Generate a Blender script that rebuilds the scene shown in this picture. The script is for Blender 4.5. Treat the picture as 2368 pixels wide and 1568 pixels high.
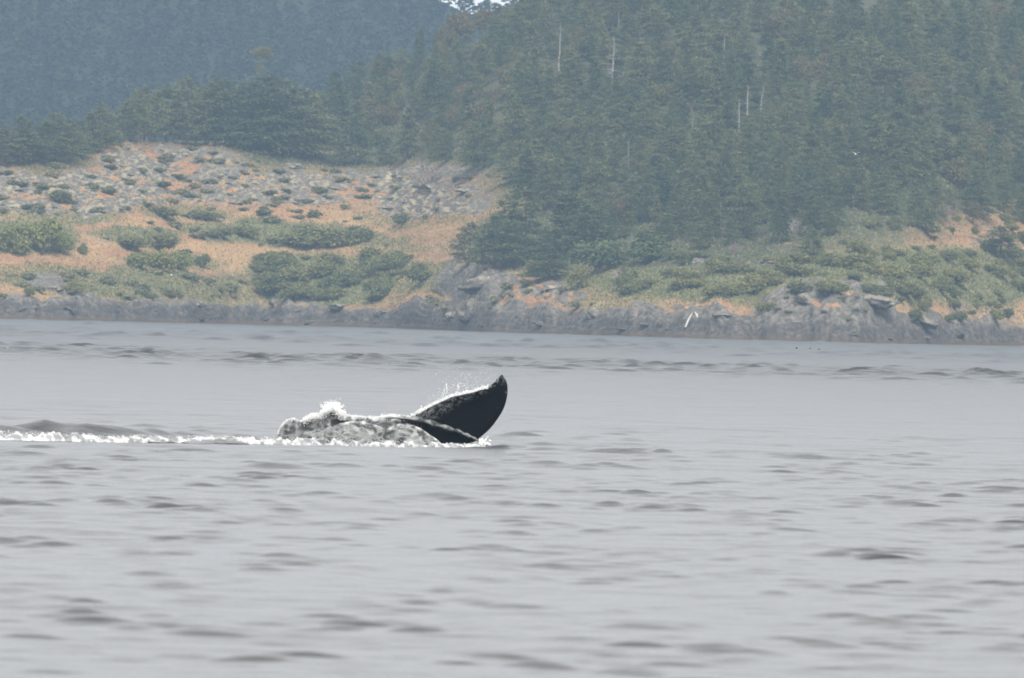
import bpy, math, random
import numpy as np
from mathutils import Matrix, Vector

# ------------------------------------------------------------------ camera, sky, sun, exposure
scene = bpy.context.scene
for o in list(bpy.data.objects):
    bpy.data.objects.remove(o)
C = scene.collection

EYE = 4.0                          # eye height of somebody on a small boat, metres
HFOV = 0.0785                      # a long telephoto lens
PITCH, ROLL = -0.0021, math.radians(1.5)
cam_d = bpy.data.cameras.new('camera')
cam_d.sensor_width = 36.0
cam_d.lens = 18.0 / math.tan(HFOV / 2)
cam_d.clip_start, cam_d.clip_end = 1.0, 20000.0
cam_d.dof.use_dof = True
cam_d.dof.focus_distance = 620.0
cam_d.dof.aperture_fstop = 5.8
cam = bpy.data.objects.new('camera', cam_d)
C.objects.link(cam)
CAM_R = Matrix.Rotation(math.pi / 2 + PITCH, 3, 'X') @ Matrix.Rotation(ROLL, 3, 'Z')
cam.matrix_world = Matrix.Translation((0, 0, EYE)) @ CAM_R.to_4x4()
scene.camera = cam

SUN_EL, SUN_AZ = math.radians(46), math.radians(172)     # high sun veiled by thin overcast, behind the viewer's shoulder
world = bpy.data.worlds.new('World')
scene.world = world
world.use_nodes = True
wn, wl = world.node_tree.nodes, world.node_tree.links
wn.clear()
sky = wn.new('ShaderNodeTexSky')
sky.sky_type = 'NISHITA'
sky.sun_disc = False
sky.sun_elevation = SUN_EL
sky.sun_rotation = SUN_AZ
sky.air_density, sky.dust_density, sky.ozone_density = 2.0, 1.0, 1.0
hs = wn.new('ShaderNodeHueSaturation')
hs.inputs['Saturation'].default_value = 0.0              # overcast: the blue is veiled everywhere alike
bg = wn.new('ShaderNodeBackground')
bg.inputs['Strength'].default_value = 0.125
wo = wn.new('ShaderNodeOutputWorld')
wl.new(sky.outputs[0], hs.inputs['Color'])
wl.new(hs.outputs[0], bg.inputs['Color'])
wl.new(bg.outputs[0], wo.inputs['Surface'])

sun_d = bpy.data.lights.new('sun', 'SUN')
sun_d.energy = 3.6
sun_d.angle = math.radians(38)
sun_d.color = (1.0, 0.96, 0.90)
sun = bpy.data.objects.new('sun', sun_d)
C.objects.link(sun)
sdir = Vector((math.sin(SUN_AZ) * math.cos(SUN_EL), math.cos(SUN_AZ) * math.cos(SUN_EL), math.sin(SUN_EL)))
sun.rotation_euler = sdir.to_track_quat('Z', 'Y').to_euler()
sun.location = (0, 0, 300)

scene.view_settings.view_transform = 'Standard'
scene.view_settings.look = 'None'
scene.view_settings.gamma = 1.0
scene.view_settings.use_curve_mapping = False
scene.view_settings.exposure = 0.63
scene.render.engine = 'CYCLES'
cy = scene.cycles
cy.use_denoising = True
cy.max_bounces, cy.diffuse_bounces, cy.glossy_bounces = 6, 2, 3
cy.transmission_bounces, cy.volume_bounces, cy.transparent_max_bounces = 3, 1, 8
cy.use_adaptive_sampling = False

RNG = np.random.default_rng(7)
random.seed(7)

# ------------------------------------------------------------------ image pixel to world helpers
KPX = 2 * math.tan(HFOV / 2) / 2367.0

def pixel_slope(u, v):
    """Horizontal and vertical slope of the sight line through image pixel (u, v): x / y and (z - EYE) / y."""
    d = CAM_R @ Vector(((u - 1183.5) * KPX, (784.0 - v) * KPX, -1.0))
    return d.x / d.y, d.z / d.y

def at(u, v, dist):
    a, e = pixel_slope(u, v)
    return Vector((a * dist, dist, EYE + e * dist))

# ------------------------------------------------------------------ noise (numpy)
_perm = np.random.default_rng(3).permutation(4096)
_ang = np.random.default_rng(4).random(4096) * 2 * np.pi

def perlin(x, y):
    x = np.asarray(x, float); y = np.asarray(y, float)
    xi = np.floor(x).astype(np.int64); yi = np.floor(y).astype(np.int64)
    xf, yf = x - xi, y - yi
    sx = xf * xf * xf * (xf * (xf * 6 - 15) + 10)
    sy = yf * yf * yf * (yf * (yf * 6 - 15) + 10)
    def g(ix, iy, dx, dy):
        h = _perm[(_perm[ix & 4095] + iy) & 4095]
        t = _ang[h]
        return np.cos(t) * dx + np.sin(t) * dy
    n00 = g(xi, yi, xf, yf); n10 = g(xi + 1, yi, xf - 1, yf)
    n01 = g(xi, yi + 1, xf, yf - 1); n11 = g(xi + 1, yi + 1, xf - 1, yf - 1)
    a = n00 + sx * (n10 - n00); b = n01 + sx * (n11 - n01)
    return (a + sy * (b - a)) * 1.4

def fbm(x, y, octs=4, gain=0.5, lac=2.03):
    s = 0.0; amp = 1.0; f = 1.0
    for i in range(octs):
        s = s + amp * perlin(x * f + 17.3 * i, y * f - 9.1 * i)
        amp *= gain; f *= lac
    return s

def ridged(x, y, octs=4):
    s = 0.0; amp = 1.0; f = 1.0; tot = 0.0
    for i in range(octs):
        s = s + amp * (1 - np.abs(perlin(x * f + 31.7 * i, y * f + 5.9 * i)) * 1.6)
        tot += amp; amp *= 0.55; f *= 2.1
    return s / tot

def sstep(a, b, x):
    t = np.clip((x - a) / (b - a), 0, 1)
    return t * t * (3 - 2 * t)

# ------------------------------------------------------------------ mesh and object helpers
def np_mesh(name, V, F, smooth=False, attrs=None, mat=None):
    V = np.asarray(V, np.float32); F = np.asarray(F, np.int32)
    me = bpy.data.meshes.new(name)
    n = F.shape[1]
    me.vertices.add(len(V)); me.vertices.foreach_set('co', V.ravel())
    me.loops.add(F.size); me.loops.foreach_set('vertex_index', F.ravel())
    me.polygons.add(len(F))
    me.polygons.foreach_set('loop_start', np.arange(0, F.size, n, dtype=np.int32))
    try:
        me.polygons.foreach_set('loop_total', np.full(len(F), n, np.int32))
    except Exception:
        pass
    if smooth:
        me.polygons.foreach_set('use_smooth', np.ones(len(F), bool))
    for k, arr in (attrs or {}).items():
        arr = np.asarray(arr, np.float32)
        if arr.ndim == 1:
            at_ = me.attributes.new(k, 'FLOAT', 'POINT'); at_.data.foreach_set('value', arr)
        else:
            at_ = me.attributes.new(k, 'FLOAT_COLOR', 'POINT'); at_.data.foreach_set('color', arr.ravel())
    me.update(calc_edges=True)
    me.validate()
    if mat:
        me.materials.append(mat)
    return me

def link(name, me, parent=None):
    o = bpy.data.objects.new(name, me)
    C.objects.link(o)
    o.parent = parent
    return o

def tag(o, label, cat, group=None, kind=None):
    o['label'] = label; o['category'] = cat
    if group: o['group'] = group
    if kind: o['kind'] = kind
    return o

def thing(name, label, cat, loc=(0, 0, 0), rz=0.0, scale=1.0, group=None, tilt=(0, 0)):
    o = bpy.data.objects.new(name, None)
    o.empty_display_size = 0.2
    C.objects.link(o)
    o.location = loc; o.rotation_euler = (tilt[0], tilt[1], rz)
    o.scale = (scale,) * 3 if not isinstance(scale, (tuple, list)) else scale
    return tag(o, label, cat, group)

def grid_faces(nr, nc, off=0):
    i = np.arange(nr * nc).reshape(nr, nc) + off
    return np.stack([i[:-1, :-1], i[:-1, 1:], i[1:, 1:], i[1:, :-1]], -1).reshape(-1, 4)

# ------------------------------------------------------------------ materials
class Mat:
    def __init__(s, name, rough=0.9, spec=0.25):
        s.m = bpy.data.materials.new(name); s.m.use_nodes = True
        s.n, s.l = s.m.node_tree.nodes, s.m.node_tree.links
        s.b = s.n['Principled BSDF']
        s.b.inputs['Roughness'].default_value = rough
        s.b.inputs['Specular IOR Level'].default_value = spec
    def noise(s, scale, detail=4, rough=0.55, coord='Object', sc=(1, 1, 1)):
        t = s.n.new('ShaderNodeTexCoord'); mp = s.n.new('ShaderNodeMapping')
        mp.inputs['Scale'].default_value = sc
        nz = s.n.new('ShaderNodeTexNoise')
        nz.inputs['Scale'].default_value = scale; nz.inputs['Detail'].default_value = detail
        nz.inputs['Roughness'].default_value = rough
        s.l.new(t.outputs[coord], mp.inputs[0]); s.l.new(mp.outputs[0], nz.inputs['Vector'])
        return nz.outputs['Fac']
    def attr(s, name, out='Fac'):
        a = s.n.new('ShaderNodeAttribute'); a.attribute_name = name
        return a.outputs[out]
    def rand(s):
        return s.n.new('ShaderNodeObjectInfo').outputs['Random']
    def ramp(s, fac, stops):
        r = s.n.new('ShaderNodeValToRGB')
        el = r.color_ramp.elements
        while len(el) < len(stops): el.new(0.5)
        for e, (p, c) in zip(el, stops):
            e.position = p; e.color = (*c, 1) if len(c) == 3 else c
        s.l.new(fac, r.inputs[0]); return r.outputs[0]
    def mix(s, fac, a, b, mode='MIX'):
        m = s.n.new('ShaderNodeMix'); m.data_type = 'RGBA'; m.blend_type = mode
        for sock, val in ((m.inputs[0], fac), (m.inputs[6], a), (m.inputs[7], b)):
            if isinstance(val, (int, float)): sock.default_value = val
            elif isinstance(val, tuple): sock.default_value = (*val, 1)
            else: s.l.new(val, sock)
        return m.outputs[2]
    def math(s, op, a, b=0.0, c=None):
        m = s.n.new('ShaderNodeMath'); m.operation = op
        for i, val in enumerate((a, b) if c is None else (a, b, c)):
            if isinstance(val, (int, float)): m.inputs[i].default_value = val
            else: s.l.new(val, m.inputs[i])
        return m.outputs[0]
    def smooth(s, x, lo, hi):
        m = s.n.new('ShaderNodeMapRange'); m.interpolation_type = 'SMOOTHSTEP'
        m.inputs[1].default_value = lo; m.inputs[2].default_value = hi
        s.l.new(x, m.inputs[0]); return m.outputs[0]
    def col(s, c):
        if isinstance(c, tuple): s.b.inputs['Base Color'].default_value = (*c, 1)
        else: s.l.new(c, s.b.inputs['Base Color'])
        return s
    def bump(s, h, strength, dist):
        b = s.n.new('ShaderNodeBump'); b.inputs['Strength'].default_value = strength
        b.inputs['Distance'].default_value = dist
        s.l.new(h, b.inputs['Height']); s.l.new(b.outputs[0], s.b.inputs['Normal']); return s

def foliage_mat(name, stops, lo=0.62, hi=1.35):
    m = Mat(name, 0.85, 0.15)
    base = m.ramp(m.rand(), stops)
    nz = m.noise(0.9, 3)
    k = m.smooth(nz, 0.30, 0.72)
    sh = m.attr('tone')
    dark = m.mix(1.0, base, (lo, lo, lo), 'MULTIPLY')
    lite = m.mix(1.0, base, (hi, hi * 0.98, hi * 0.80), 'MULTIPLY')
    colr = m.mix(m.math('MULTIPLY_ADD', k, 0.5, m.math('MULTIPLY', sh, 0.5)), dark, lite)
    m.col(colr)
    tl = m.n.new('ShaderNodeBsdfTranslucent'); ms = m.n.new('ShaderNodeMixShader'); out = m.n['Material Output']
    ms.inputs[0].default_value = 0.35                      # light passing through thin leaves and needles
    m.l.new(colr, tl.inputs[0]); m.l.new(m.b.outputs[0], ms.inputs[1]); m.l.new(tl.outputs[0], ms.inputs[2]); m.l.new(ms.outputs[0], out.inputs['Surface'])
    return m.m

M = {}
M['fir'] = foliage_mat('fir_needles', [(0.0, (0.082, 0.116, 0.064)), (0.3, (0.108, 0.138, 0.066)), (0.6, (0.140, 0.158, 0.074)), (1.0, (0.176, 0.178, 0.088))])
M['pine'] = foliage_mat('pine_needles', [(0.0, (0.092, 0.122, 0.060)), (0.5, (0.126, 0.150, 0.070)), (1.0, (0.166, 0.170, 0.084))])
M['arbutus'] = foliage_mat('arbutus_leaves', [(0.0, (0.130, 0.126, 0.060)), (0.5, (0.150, 0.122, 0.066)), (1.0, (0.140, 0.140, 0.062))])
M['shrub'] = foliage_mat('shrub_leaves', [(0.0, (0.140, 0.150, 0.094)), (0.5, (0.182, 0.182, 0.104)), (1.0, (0.235, 0.218, 0.126))])
M['bush'] = foliage_mat('bush_leaves', [(0.0, (0.128, 0.142, 0.074)), (0.5, (0.172, 0.176, 0.080)), (1.0, (0.215, 0.206, 0.090))])
M['bright'] = foliage_mat('bright_bush_leaves', [(0.0, (0.190, 0.205, 0.076)), (1.0, (0.250, 0.240, 0.084))])
M['lone'] = foliage_mat('olive_brown_needles', [(0.0, (0.165, 0.162, 0.080)), (1.0, (0.165, 0.162, 0.080))])
M['broad'] = foliage_mat('broadleaf_leaves', [(0.0, (0.090, 0.125, 0.066)), (1.0, (0.125, 0.155, 0.076))])
M['bark'] = Mat('bark', 0.95).col((0.11, 0.085, 0.065)).m
dm = Mat('weathered_wood', 0.9)
dm.col(dm.mix(dm.noise(1.2, 3), (0.17, 0.145, 0.13), (0.34, 0.31, 0.29))); M['dead'] = dm.m
dm = Mat('dry_twigs', 0.95)
dm.col(dm.mix(dm.rand(), (0.20, 0.155, 0.13), (0.33, 0.28, 0.245))); M['twig'] = dm.m
dm = Mat('bleached_driftwood', 0.85)
dm.col(dm.mix(dm.noise(2.0, 3), (0.42, 0.40, 0.38), (0.62, 0.60, 0.57))); M['drift'] = dm.m
rk = Mat('bare_rock', 0.92)
r0 = rk.mix(rk.smooth(rk.noise(2.6, 6, 0.65), 0.35, 0.68), (0.078, 0.070, 0.060), (0.185, 0.168, 0.145))
r0 = rk.mix(rk.math('MULTIPLY', rk.smooth(rk.noise(3.5, 5, 0.65), 0.52, 0.62), 0.8), r0, (0.33, 0.28, 0.19))
rk.col(r0).bump(rk.noise(3.0, 6, 0.65), 1.0, 0.30); M['rock'] = rk.m
rk = Mat('wet_shore_rock', 0.75)
r0 = rk.mix(rk.smooth(rk.noise(2.4, 6, 0.65), 0.35, 0.7), (0.060, 0.054, 0.049), (0.145, 0.128, 0.112))
rk.col(r0).bump(rk.noise(3.0, 6, 0.65), 1.0, 0.30); M['shore_rock'] = rk.m

# ------------------------------------------------------------------ the island: one heightfield, shore to ridge
# image pixel table: for columns across the view, marks (pixel row, metres inland) from the waterline to the ridge
TAB = {
    -500: (2520, [(692, 12), (655, 40), (590, 90), (490, 140), (370, 210), (385, 300), (420, 420), (450, 640)]),
    0:    (2550, [(690, 12), (655, 40), (595, 90), (490, 140), (368, 210), (385, 300), (420, 420), (450, 640)]),
    160:  (2560, [(694, 12), (660, 40), (600, 90), (490, 140), (362, 215), (375, 300), (410, 420), (440, 640)]),
    300:  (2590, [(698, 12), (664, 40), (602, 90), (488, 140), (322, 225), (340, 300), (370, 420), (400, 640)]),
    436:  (2620, [(706, 14), (672, 40), (604, 92), (490, 142), (335, 230), (330, 300), (345, 420), (380, 640)]),
    480:  (2648, [(722, 14), (688, 30), (604, 70), (490, 118), (336, 204), (326, 280), (342, 400), (380, 600)]),
    530:  (2680, [(724, 12), (690, 24), (605, 50), (491, 96), (338, 180), (318, 262), (320, 372), (370, 580)]),
    600:  (2695, [(724, 12), (690, 24), (606, 44), (492, 86), (340, 170), (310, 250), (300, 360), (360, 560)]),
    760:  (2680, [(724, 12), (688, 28), (606, 64), (492, 116), (368, 198), (290, 290), (262, 400), (340, 620)]),
    900:  (2640, [(722, 14), (680, 36), (602, 84), (496, 140), (378, 220), (260, 320), (182, 430), (260, 660)]),
    1000: (2580, [(712, 12), (660, 40), (600, 90), (500, 140), (384, 215), (230, 340), (130, 460), (200, 680)]),
    1100: (2530, [(704, 10), (632, 34), (585, 84), (496, 140), (390, 210), (205, 360), (88, 480), (140, 700)]),
    1200: (2500, [(714, 12), (650, 34), (600, 74), (492, 135), (392, 205), (190, 370), (22, 520), (40, 720)]),
    1300: (2470, [(718, 12), (665, 38), (610, 76), (500, 135), (400, 200), (180, 375), (-20, 560), (0, 760)]),
    1450: (2430, [(722, 12), (690, 36), (612, 82), (504, 140), (402, 205), (165, 380), (-80, 590), (-60, 780)]),
    1600: (2400, [(734, 12), (688, 40), (606, 90), (500, 145), (400, 208), (155, 382), (-130, 620), (-120, 800)]),
    1780: (2385, [(722, 10), (668, 30), (600, 92), (492, 150), (392, 214), (150, 382), (-170, 630), (-160, 820)]),
    1940: (2380, [(706, 10), (652, 26), (596, 92), (486, 150), (388, 218), (150, 382), (-190, 640), (-180, 820)]),
    2080: (2400, [(716, 10), (662, 28), (592, 96), (484, 150), (384, 220), (150, 382), (-200, 640), (-190, 820)]),
    2200: (2440, [(752, 14), (700, 42), (596, 98), (492, 145), (388, 220), (150, 382), (-200, 640), (-190, 820)]),
    2367: (2490, [(762, 14), (706, 46), (600, 98), (500, 140), (396, 220), (150, 382), (-200, 640), (-190, 820)]),
    2900: (2560, [(770, 14), (715, 46), (612, 98), (510, 140), (400, 220), (150, 382), (-200, 640), (-190, 820)]),
}
us = sorted(TAB)
tab_a, tab_D, tab_off, tab_z = [], [], [], []
for u in us:
    D, marks = TAB[u]
    a, _ = pixel_slope(u, 640)
    zs, of = [-1.6, 0.0], [-14.0, 0.0]
    for v, off in marks:
        _, e = pixel_slope(u, v)
        zs.append(EYE + e * (D + off)); of.append(off)
    zs.append(8.0); of.append(1150.0)
    tab_a.append(a); tab_D.append(D); tab_off.append(of); tab_z.append(zs)
tab_a = np.array(tab_a); tab_D = np.array(tab_D, float); tab_off = np.array(tab_off); tab_z = np.array(tab_z)

na_in = 740
a_in = np.linspace(-0.048, 0.048, na_in)
side = 0.048 + np.cumsum(np.geomspace(1.3e-4, 0.05, 42))
A_COL = np.concatenate([-side[::-1], a_in, side])
Sidx = np.concatenate([np.linspace(-14, 0, 12)[:-1], np.linspace(0, 60, 120)[:-1], np.linspace(60, 250, 190)[:-1],
                       np.linspace(250, 700, 90)[:-1], np.linspace(700, 1150, 12)])
NA, NS = len(A_COL), len(Sidx)

def smooth_rows(arr, n):
    k = np.ones(n) / n
    p = np.concatenate([np.repeat(arr[:1], n // 2, 0), arr, np.repeat(arr[-1:], n // 2, 0)])
    return np.apply_along_axis(lambda c: np.convolve(c, k, 'valid'), 0, p)[:len(arr)]

ac = np.clip(A_COL, tab_a[0], tab_a[-1])
Dcol = np.interp(ac, tab_a, tab_D)
OFF = np.stack([np.interp(ac, tab_a, tab_off[:, j]) for j in range(tab_off.shape[1])], 1)
ZT = np.stack([np.interp(ac, tab_a, tab_z[:, j]) for j in range(tab_z.shape[1])], 1)
ZT[:, 2:] = smooth_rows(ZT[:, 2:], 13)
# ragged waterline
Dcol = Dcol + 9 * fbm(A_COL * 2550 / 26, A_COL * 0 + 3.3, 4) + 3 * fbm(A_COL * 2550 / 5, A_COL * 0 + 8.3, 3)
TY = np.empty((NS, NA)); TZ = np.empty((NS, NA))
for j in range(NA):
    TY[:, j] = Dcol[j] + Sidx
    TZ[:, j] = np.interp(Sidx, OFF[j], ZT[j])
kern = np.ones(7) / 7                     # soften the breaks of slope inland
soft = np.apply_along_axis(lambda c: np.convolve(np.pad(c, 3, 'edge'), kern, 'valid'), 0, TZ)
w_in = sstep(10, 50, Sidx)[:, None]
TZ = TZ * (1 - w_in) + soft * w_in
TX = A_COL[None, :] * TY
S2 = np.repeat(Sidx[:, None], NA, 1)
# plain land before relief: used to find the ground along a sight line
TZ0 = TZ.copy()

def ground_at(u, v, use=None):
    """The point where the sight line through image pixel (u, v) meets the island."""
    a, e = pixel_slope(u, v)
    j = int(np.clip(np.searchsorted(A_COL, a), 1, NA - 1))
    t = (a - A_COL[j - 1]) / (A_COL[j] - A_COL[j - 1])
    Z = TZ if use is None else use
    z = Z[:, j - 1] * (1 - t) + Z[:, j] * t
    y = TY[:, j - 1] * (1 - t) + TY[:, j] * t
    el = (z - EYE) / y
    idx = np.nonzero(el[11:] >= e)[0]
    i = (idx[0] + 11) if len(idx) else int(np.argmax(el))
    i = max(i, 1)
    if len(idx) and el[i] > el[i - 1]:
        f = float(np.clip((e - el[i - 1]) / (el[i] - el[i - 1]), 0, 1))
        yy = y[i - 1] + f * (y[i] - y[i - 1]); zz = z[i - 1] + f * (z[i] - z[i - 1])
    else:
        yy, zz = y[i], z[i]
    return Vector((a * yy, yy, zz))

def ground_z(x, y):
    a = x / y
    j = int(np.clip(np.searchsorted(A_COL, a), 1, NA - 1))
    t = (a - A_COL[j - 1]) / (A_COL[j] - A_COL[j - 1])
    z0 = np.interp(y, TY[:, j - 1], TZ[:, j - 1]); z1 = np.interp(y, TY[:, j], TZ[:, j])
    return float(z0 * (1 - t) + z1 * t)

ALONG = np.repeat((A_COL * 2550.0)[None, :], NS, 0)
_wx = 4.0 * fbm(TX / 14, TY / 40 + 4, 4); _wz = 1.1 * fbm(TX / 10 + 40, TY / 40, 4)
def patch_mask(patches, warp=1.0):
    """Patches of ground cover: image pixel centres and half-sizes, turned into alongshore position and altitude, with ragged edges."""
    m = np.zeros_like(TZ)
    for (u, v, ru, rv, s) in patches:
        c = ground_at(u, v, TZ0)
        ra = ru * KPX * 2550; rz = rv * KPX * c.y
        d = np.sqrt(((ALONG + warp * _wx - c.x / c.y * 2550) / ra) ** 2 + ((TZ0 + warp * _wz - c.z) / rz) ** 2)
        m = np.maximum(m, s * sstep(1.25, 0.75, d))
    return m

ROCK = [(560, 410, 640, 70, .80), (150, 430, 260, 75, .85), (1000, 440, 190, 70, .9), (480, 345, 230, 22, .9), (1090, 655, 95, 45, .95), (1260, 668, 75, 32, .85),
        (1080, 705, 110, 28, 1.), (800, 700, 120, 30, .45), (1900, 705, 190, 60, .8), (2020, 690, 100, 40, .9), (1620, 602, 55, 16, .9), (1790, 598, 65, 16, .9), (2250, 545, 130, 45, .6),
        (2080, 525, 80, 28, .55), (120, 655, 60, 28, .85), (640, 680, 60, 25, .5), (1620, 735, 260, 30, .7), (2250, 740, 130, 40, .55), (1010, 590, 70, 20, .5), (1250, 375, 60, 22, .6), (380, 690, 90, 18, .6)]
GREEN = [(80, 545, 110, 40, 1.), (330, 548, 95, 24, 1.), (640, 540, 220, 32, 1.), (820, 555, 160, 20, .8), (380, 607, 120, 22, .8), (300, 655, 330, 38, .9), (120, 640, 160, 26, .6),
         (480, 690, 160, 30, .7), (760, 650, 190, 60, 1.), (950, 640, 120, 40, .8), (850, 600, 120, 18, .4), (1560, 650, 260, 48, 1.), (1850, 620, 260, 48, 1.), (2200, 640, 260, 70, 1.),
         (1350, 650, 90, 40, .6), (1000, 388, 210, 22, .7), (680, 392, 140, 20, .6), (420, 490, 110, 18, .7), (150, 500, 130, 24, .8), (940, 510, 140, 18, .5), (1960, 545, 160, 40, .8),
         (2300, 610, 130, 40, .9), (1420, 700, 120, 25, .6), (900, 575, 110, 12, .6), (560, 380, 150, 16, .35)]
FOREST = [(1700, 400, 620, 190, 1.), (1500, 560, 380, 60, 1.), (1250, 560, 180, 80, 1.), (1150, 300, 420, 90, 1.), (1700, 100, 900, 240, 1.), (750, 340, 260, 60, 1.), (100, 365, 130, 40, .8), (2200, 300, 260, 190, 1.)]
rock_m, green_m, forest_m = patch_mask(ROCK), patch_mask(GREEN), patch_mask(FOREST, 0.6)
beyond = sstep(205, 245, S2)
forest_m = np.maximum(forest_m, beyond)
UPZ = TZ0 / 0.32 + TY / 16.0            # distance measured up the slope, so the relief does not smear on steep ground
nzA = fbm(TX / 2.0, UPZ / 2.4, 5); nzB = fbm(TX / 7.5 + 9, UPZ / 9.0 + 2, 4)
shore_m = sstep(30, 9, S2 + 6 * nzB) * sstep(9.0, 4.0, TZ0)
rock_cov = np.clip(np.maximum(rock_m * sstep(-0.45, 0.25, 0.65 * nzA + 0.75 * nzB + rock_m - 0.55), shore_m), 0, 1) * (1 - 0.75 * forest_m)
# relief: craggy where there is rock, hummocky elsewhere
crag = (ridged(TX / 3.8, UPZ / 4.6, 5) - 0.62)
crag2 = (ridged(TX / 1.5 + 7, UPZ / 1.7, 3) - 0.62)
crag3 = fbm(TX / 14 + 3, TY / 30, 3)
inl = sstep(-2, 7, S2)
TZ = TZ + rock_cov * inl * (1.0 * crag + 0.45 * crag2 + 0.9 * crag3) + (1 - rock_cov) * inl * (0.28 * nzB + 0.12 * nzA)
TZ = TZ + shore_m * sstep(0, 8, S2) * (1.2 * ridged(TX / 9, UPZ / 6, 4) - 0.8)
ph_ = TZ / 1.15 + 0.9 * fbm(TX / 9 + 2, UPZ / 30, 3)          # ledges in the shore rock
TZ = TZ + np.maximum(shore_m, 0.6 * rock_cov * sstep(70, 30, S2)) * sstep(0.5, 3, S2) * 0.42 * (np.abs((ph_ % 1.0) * 2 - 1) - 0.5)
bluff = sstep(6, 20, S2) * sstep(60, 30, S2) * rock_m
TZ = TZ + bluff * (0.9 * crag)
TZ = TZ + sstep(4, 12, S2) * sstep(40, 16, S2) * 2.1 * np.clip(fbm(TX / 8.0, TX * 0 + UPZ / 60, 3), -.8, 1.0)      # uneven top edge of the shore rock
steep = np.zeros_like(TZ)
steep[1:-1] = np.abs(TZ[2:] - TZ[:-2]) / np.maximum(TY[2:] - TY[:-2], 0.1)
tide = sstep(4.4, 2.4, TZ + 0.7 * nzA + 0.5 * nzB)                       # black zone up to the high-water line
lichen = sstep(0.0, 0.5, fbm(TX / 1.5 + 5, UPZ / 1.7, 4) + 0.2 * rock_m + 0.25 * nzB) * rock_cov * (0.35 + 0.65 * sstep(30, 80, S2))
warm = 0.5 + 0.5 * np.clip(fbm(TX / 22, UPZ / 7 + 11, 4) * 1.5, -1, 1)
mask = np.stack([rock_cov, np.clip(green_m * sstep(-0.75, 0.05, nzA * 0.6 + nzB * 0.4 + 0.55 * green_m - 0.2), 0, 1), tide, forest_m], -1)
mask2 = np.stack([lichen, warm, 0.5 + 0.5 * np.clip(nzA, -1, 1), np.ones_like(TZ)], -1)

tm = Mat('island_ground', 0.95, 0.2)
sep = tm.n.new('ShaderNodeSeparateColor'); tm.l.new(tm.attr('cover', 'Color'), sep.inputs[0])
cov_a = tm.attr('cover', 'Alpha')
sep2 = tm.n.new('ShaderNodeSeparateColor'); tm.l.new(tm.attr('wear', 'Color'), sep2.inputs[0])
n1 = tm.noise(0.8, 6, 0.65); n2 = tm.noise(0.22, 4); n3 = tm.noise(2.2, 3, 0.6, sc=(1, 0.45, 1))
dry = tm.mix(tm.smooth(sep2.outputs[1], 0.25, 0.75), (0.36, 0.235, 0.120), (0.335, 0.178, 0.098))
dry = tm.mix(tm.math('MULTIPLY', tm.smooth(tm.noise(0.16, 5, 0.6, sc=(.5, .35, 3)), 0.50, 0.66), 0.75), dry, (0.235, 0.165, 0.115))
dry = tm.mix(tm.smooth(n3, 0.42, 0.75), dry, (0.215, 0.150, 0.085))
grn = tm.mix(tm.smooth(n1, 0.35, 0.65), (0.092, 0.098, 0.048), (0.165, 0.158, 0.072))
grn = tm.mix(tm.math('MULTIPLY', tm.smooth(n2, 0.52, 0.70), 0.6), grn, (0.30, 0.225, 0.13))
rock = tm.mix(tm.smooth(n1, 0.36, 0.66), (0.078, 0.070, 0.060), (0.190, 0.172, 0.148))
rock = tm.mix(tm.smooth(sep2.outputs[0], 0.35, 1.0), rock, (0.33, 0.28, 0.18))
dark = tm.mix(tm.smooth(n1, 0.36, 0.68), (0.042, 0.038, 0.035), (0.130, 0.113, 0.098))
dark = tm.mix(tm.math('MULTIPLY', tm.smooth(n2, 0.45, 0.62), 0.6), dark, (0.055, 0.049, 0.045))
gz = tm.n.new('ShaderNodeNewGeometry'); sz = tm.n.new('ShaderNodeSeparateXYZ'); tm.l.new(gz.outputs['Position'], sz.inputs[0])
weed = tm.math('SUBTRACT', 1.0, tm.smooth(tm.math('ADD', sz.outputs[2], tm.math('MULTIPLY', n1, 0.9)), 0.75, 1.5))
dark = tm.mix(tm.math('MULTIPLY', weed, 0.8), dark, (0.085, 0.062, 0.040))                      # brown weed just above the water
wood = tm.mix(tm.smooth(n1, 0.4, 0.7), (0.045, 0.050, 0.030), (0.105, 0.095, 0.052))
c = tm.mix(sep.outputs[1], dry, grn)
c = tm.mix(cov_a, c, wood)
c = tm.mix(tm.smooth(sep.outputs[0], 0.42, 0.62), c, rock)
c = tm.mix(sep.outputs[2], c, dark)
tm.col(c).bump(tm.noise(1.5, 6, 0.65), 0.7, 0.3)
tV = np.stack([TX, TY, TZ], -1).reshape(-1, 3)
isl = link('island_terrain', np_mesh('island_terrain', tV, grid_faces(NS, NA), True,
           {'cover': mask.reshape(-1, 4), 'wear': mask2.reshape(-1, 4)}, tm.m))
tag(isl, 'hazy island shore of grey rock, dry grass and green scrub rising from the water', 'shore', kind='structure')

# the farther hill across the next channel
fa = np.concatenate([np.linspace(-0.30, -0.055, 25)[:-1], np.linspace(-0.055, 0.03, 150), np.linspace(0.03, 0.30, 25)[1:]])
fs = np.linspace(0, 1, 70)
crest_u = [-3000, -600, 0, 400, 700, 900, 1000, 1060, 1110, 1150, 1300, 1700, 4000]
crest_v = [-60, -190, -170, -140, -90, -40, -4, 22, 56, 16, 20, 200, 420]
fcu = np.array([pixel_slope(u, v) for u, v in zip(crest_u, crest_v)])
FY0, FY1 = 3760.0, 4350.0
FYg = FY0 + (FY1 - FY0) * fs
fz_top = EYE + np.interp(fa, fcu[:, 0], fcu[:, 1]) * FY1
FX = fa[None, :] * FYg[:, None]
FYY = np.repeat(FYg[:, None], len(fa), 1)
FZ = -2 + (fz_top + 2)[None, :] * (fs ** 0.9)[:, None] + 5 * fbm(FX / 90, FYY / 160, 4) * np.sin(np.pi * np.clip(fs, 0, 1))[:, None]
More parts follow.
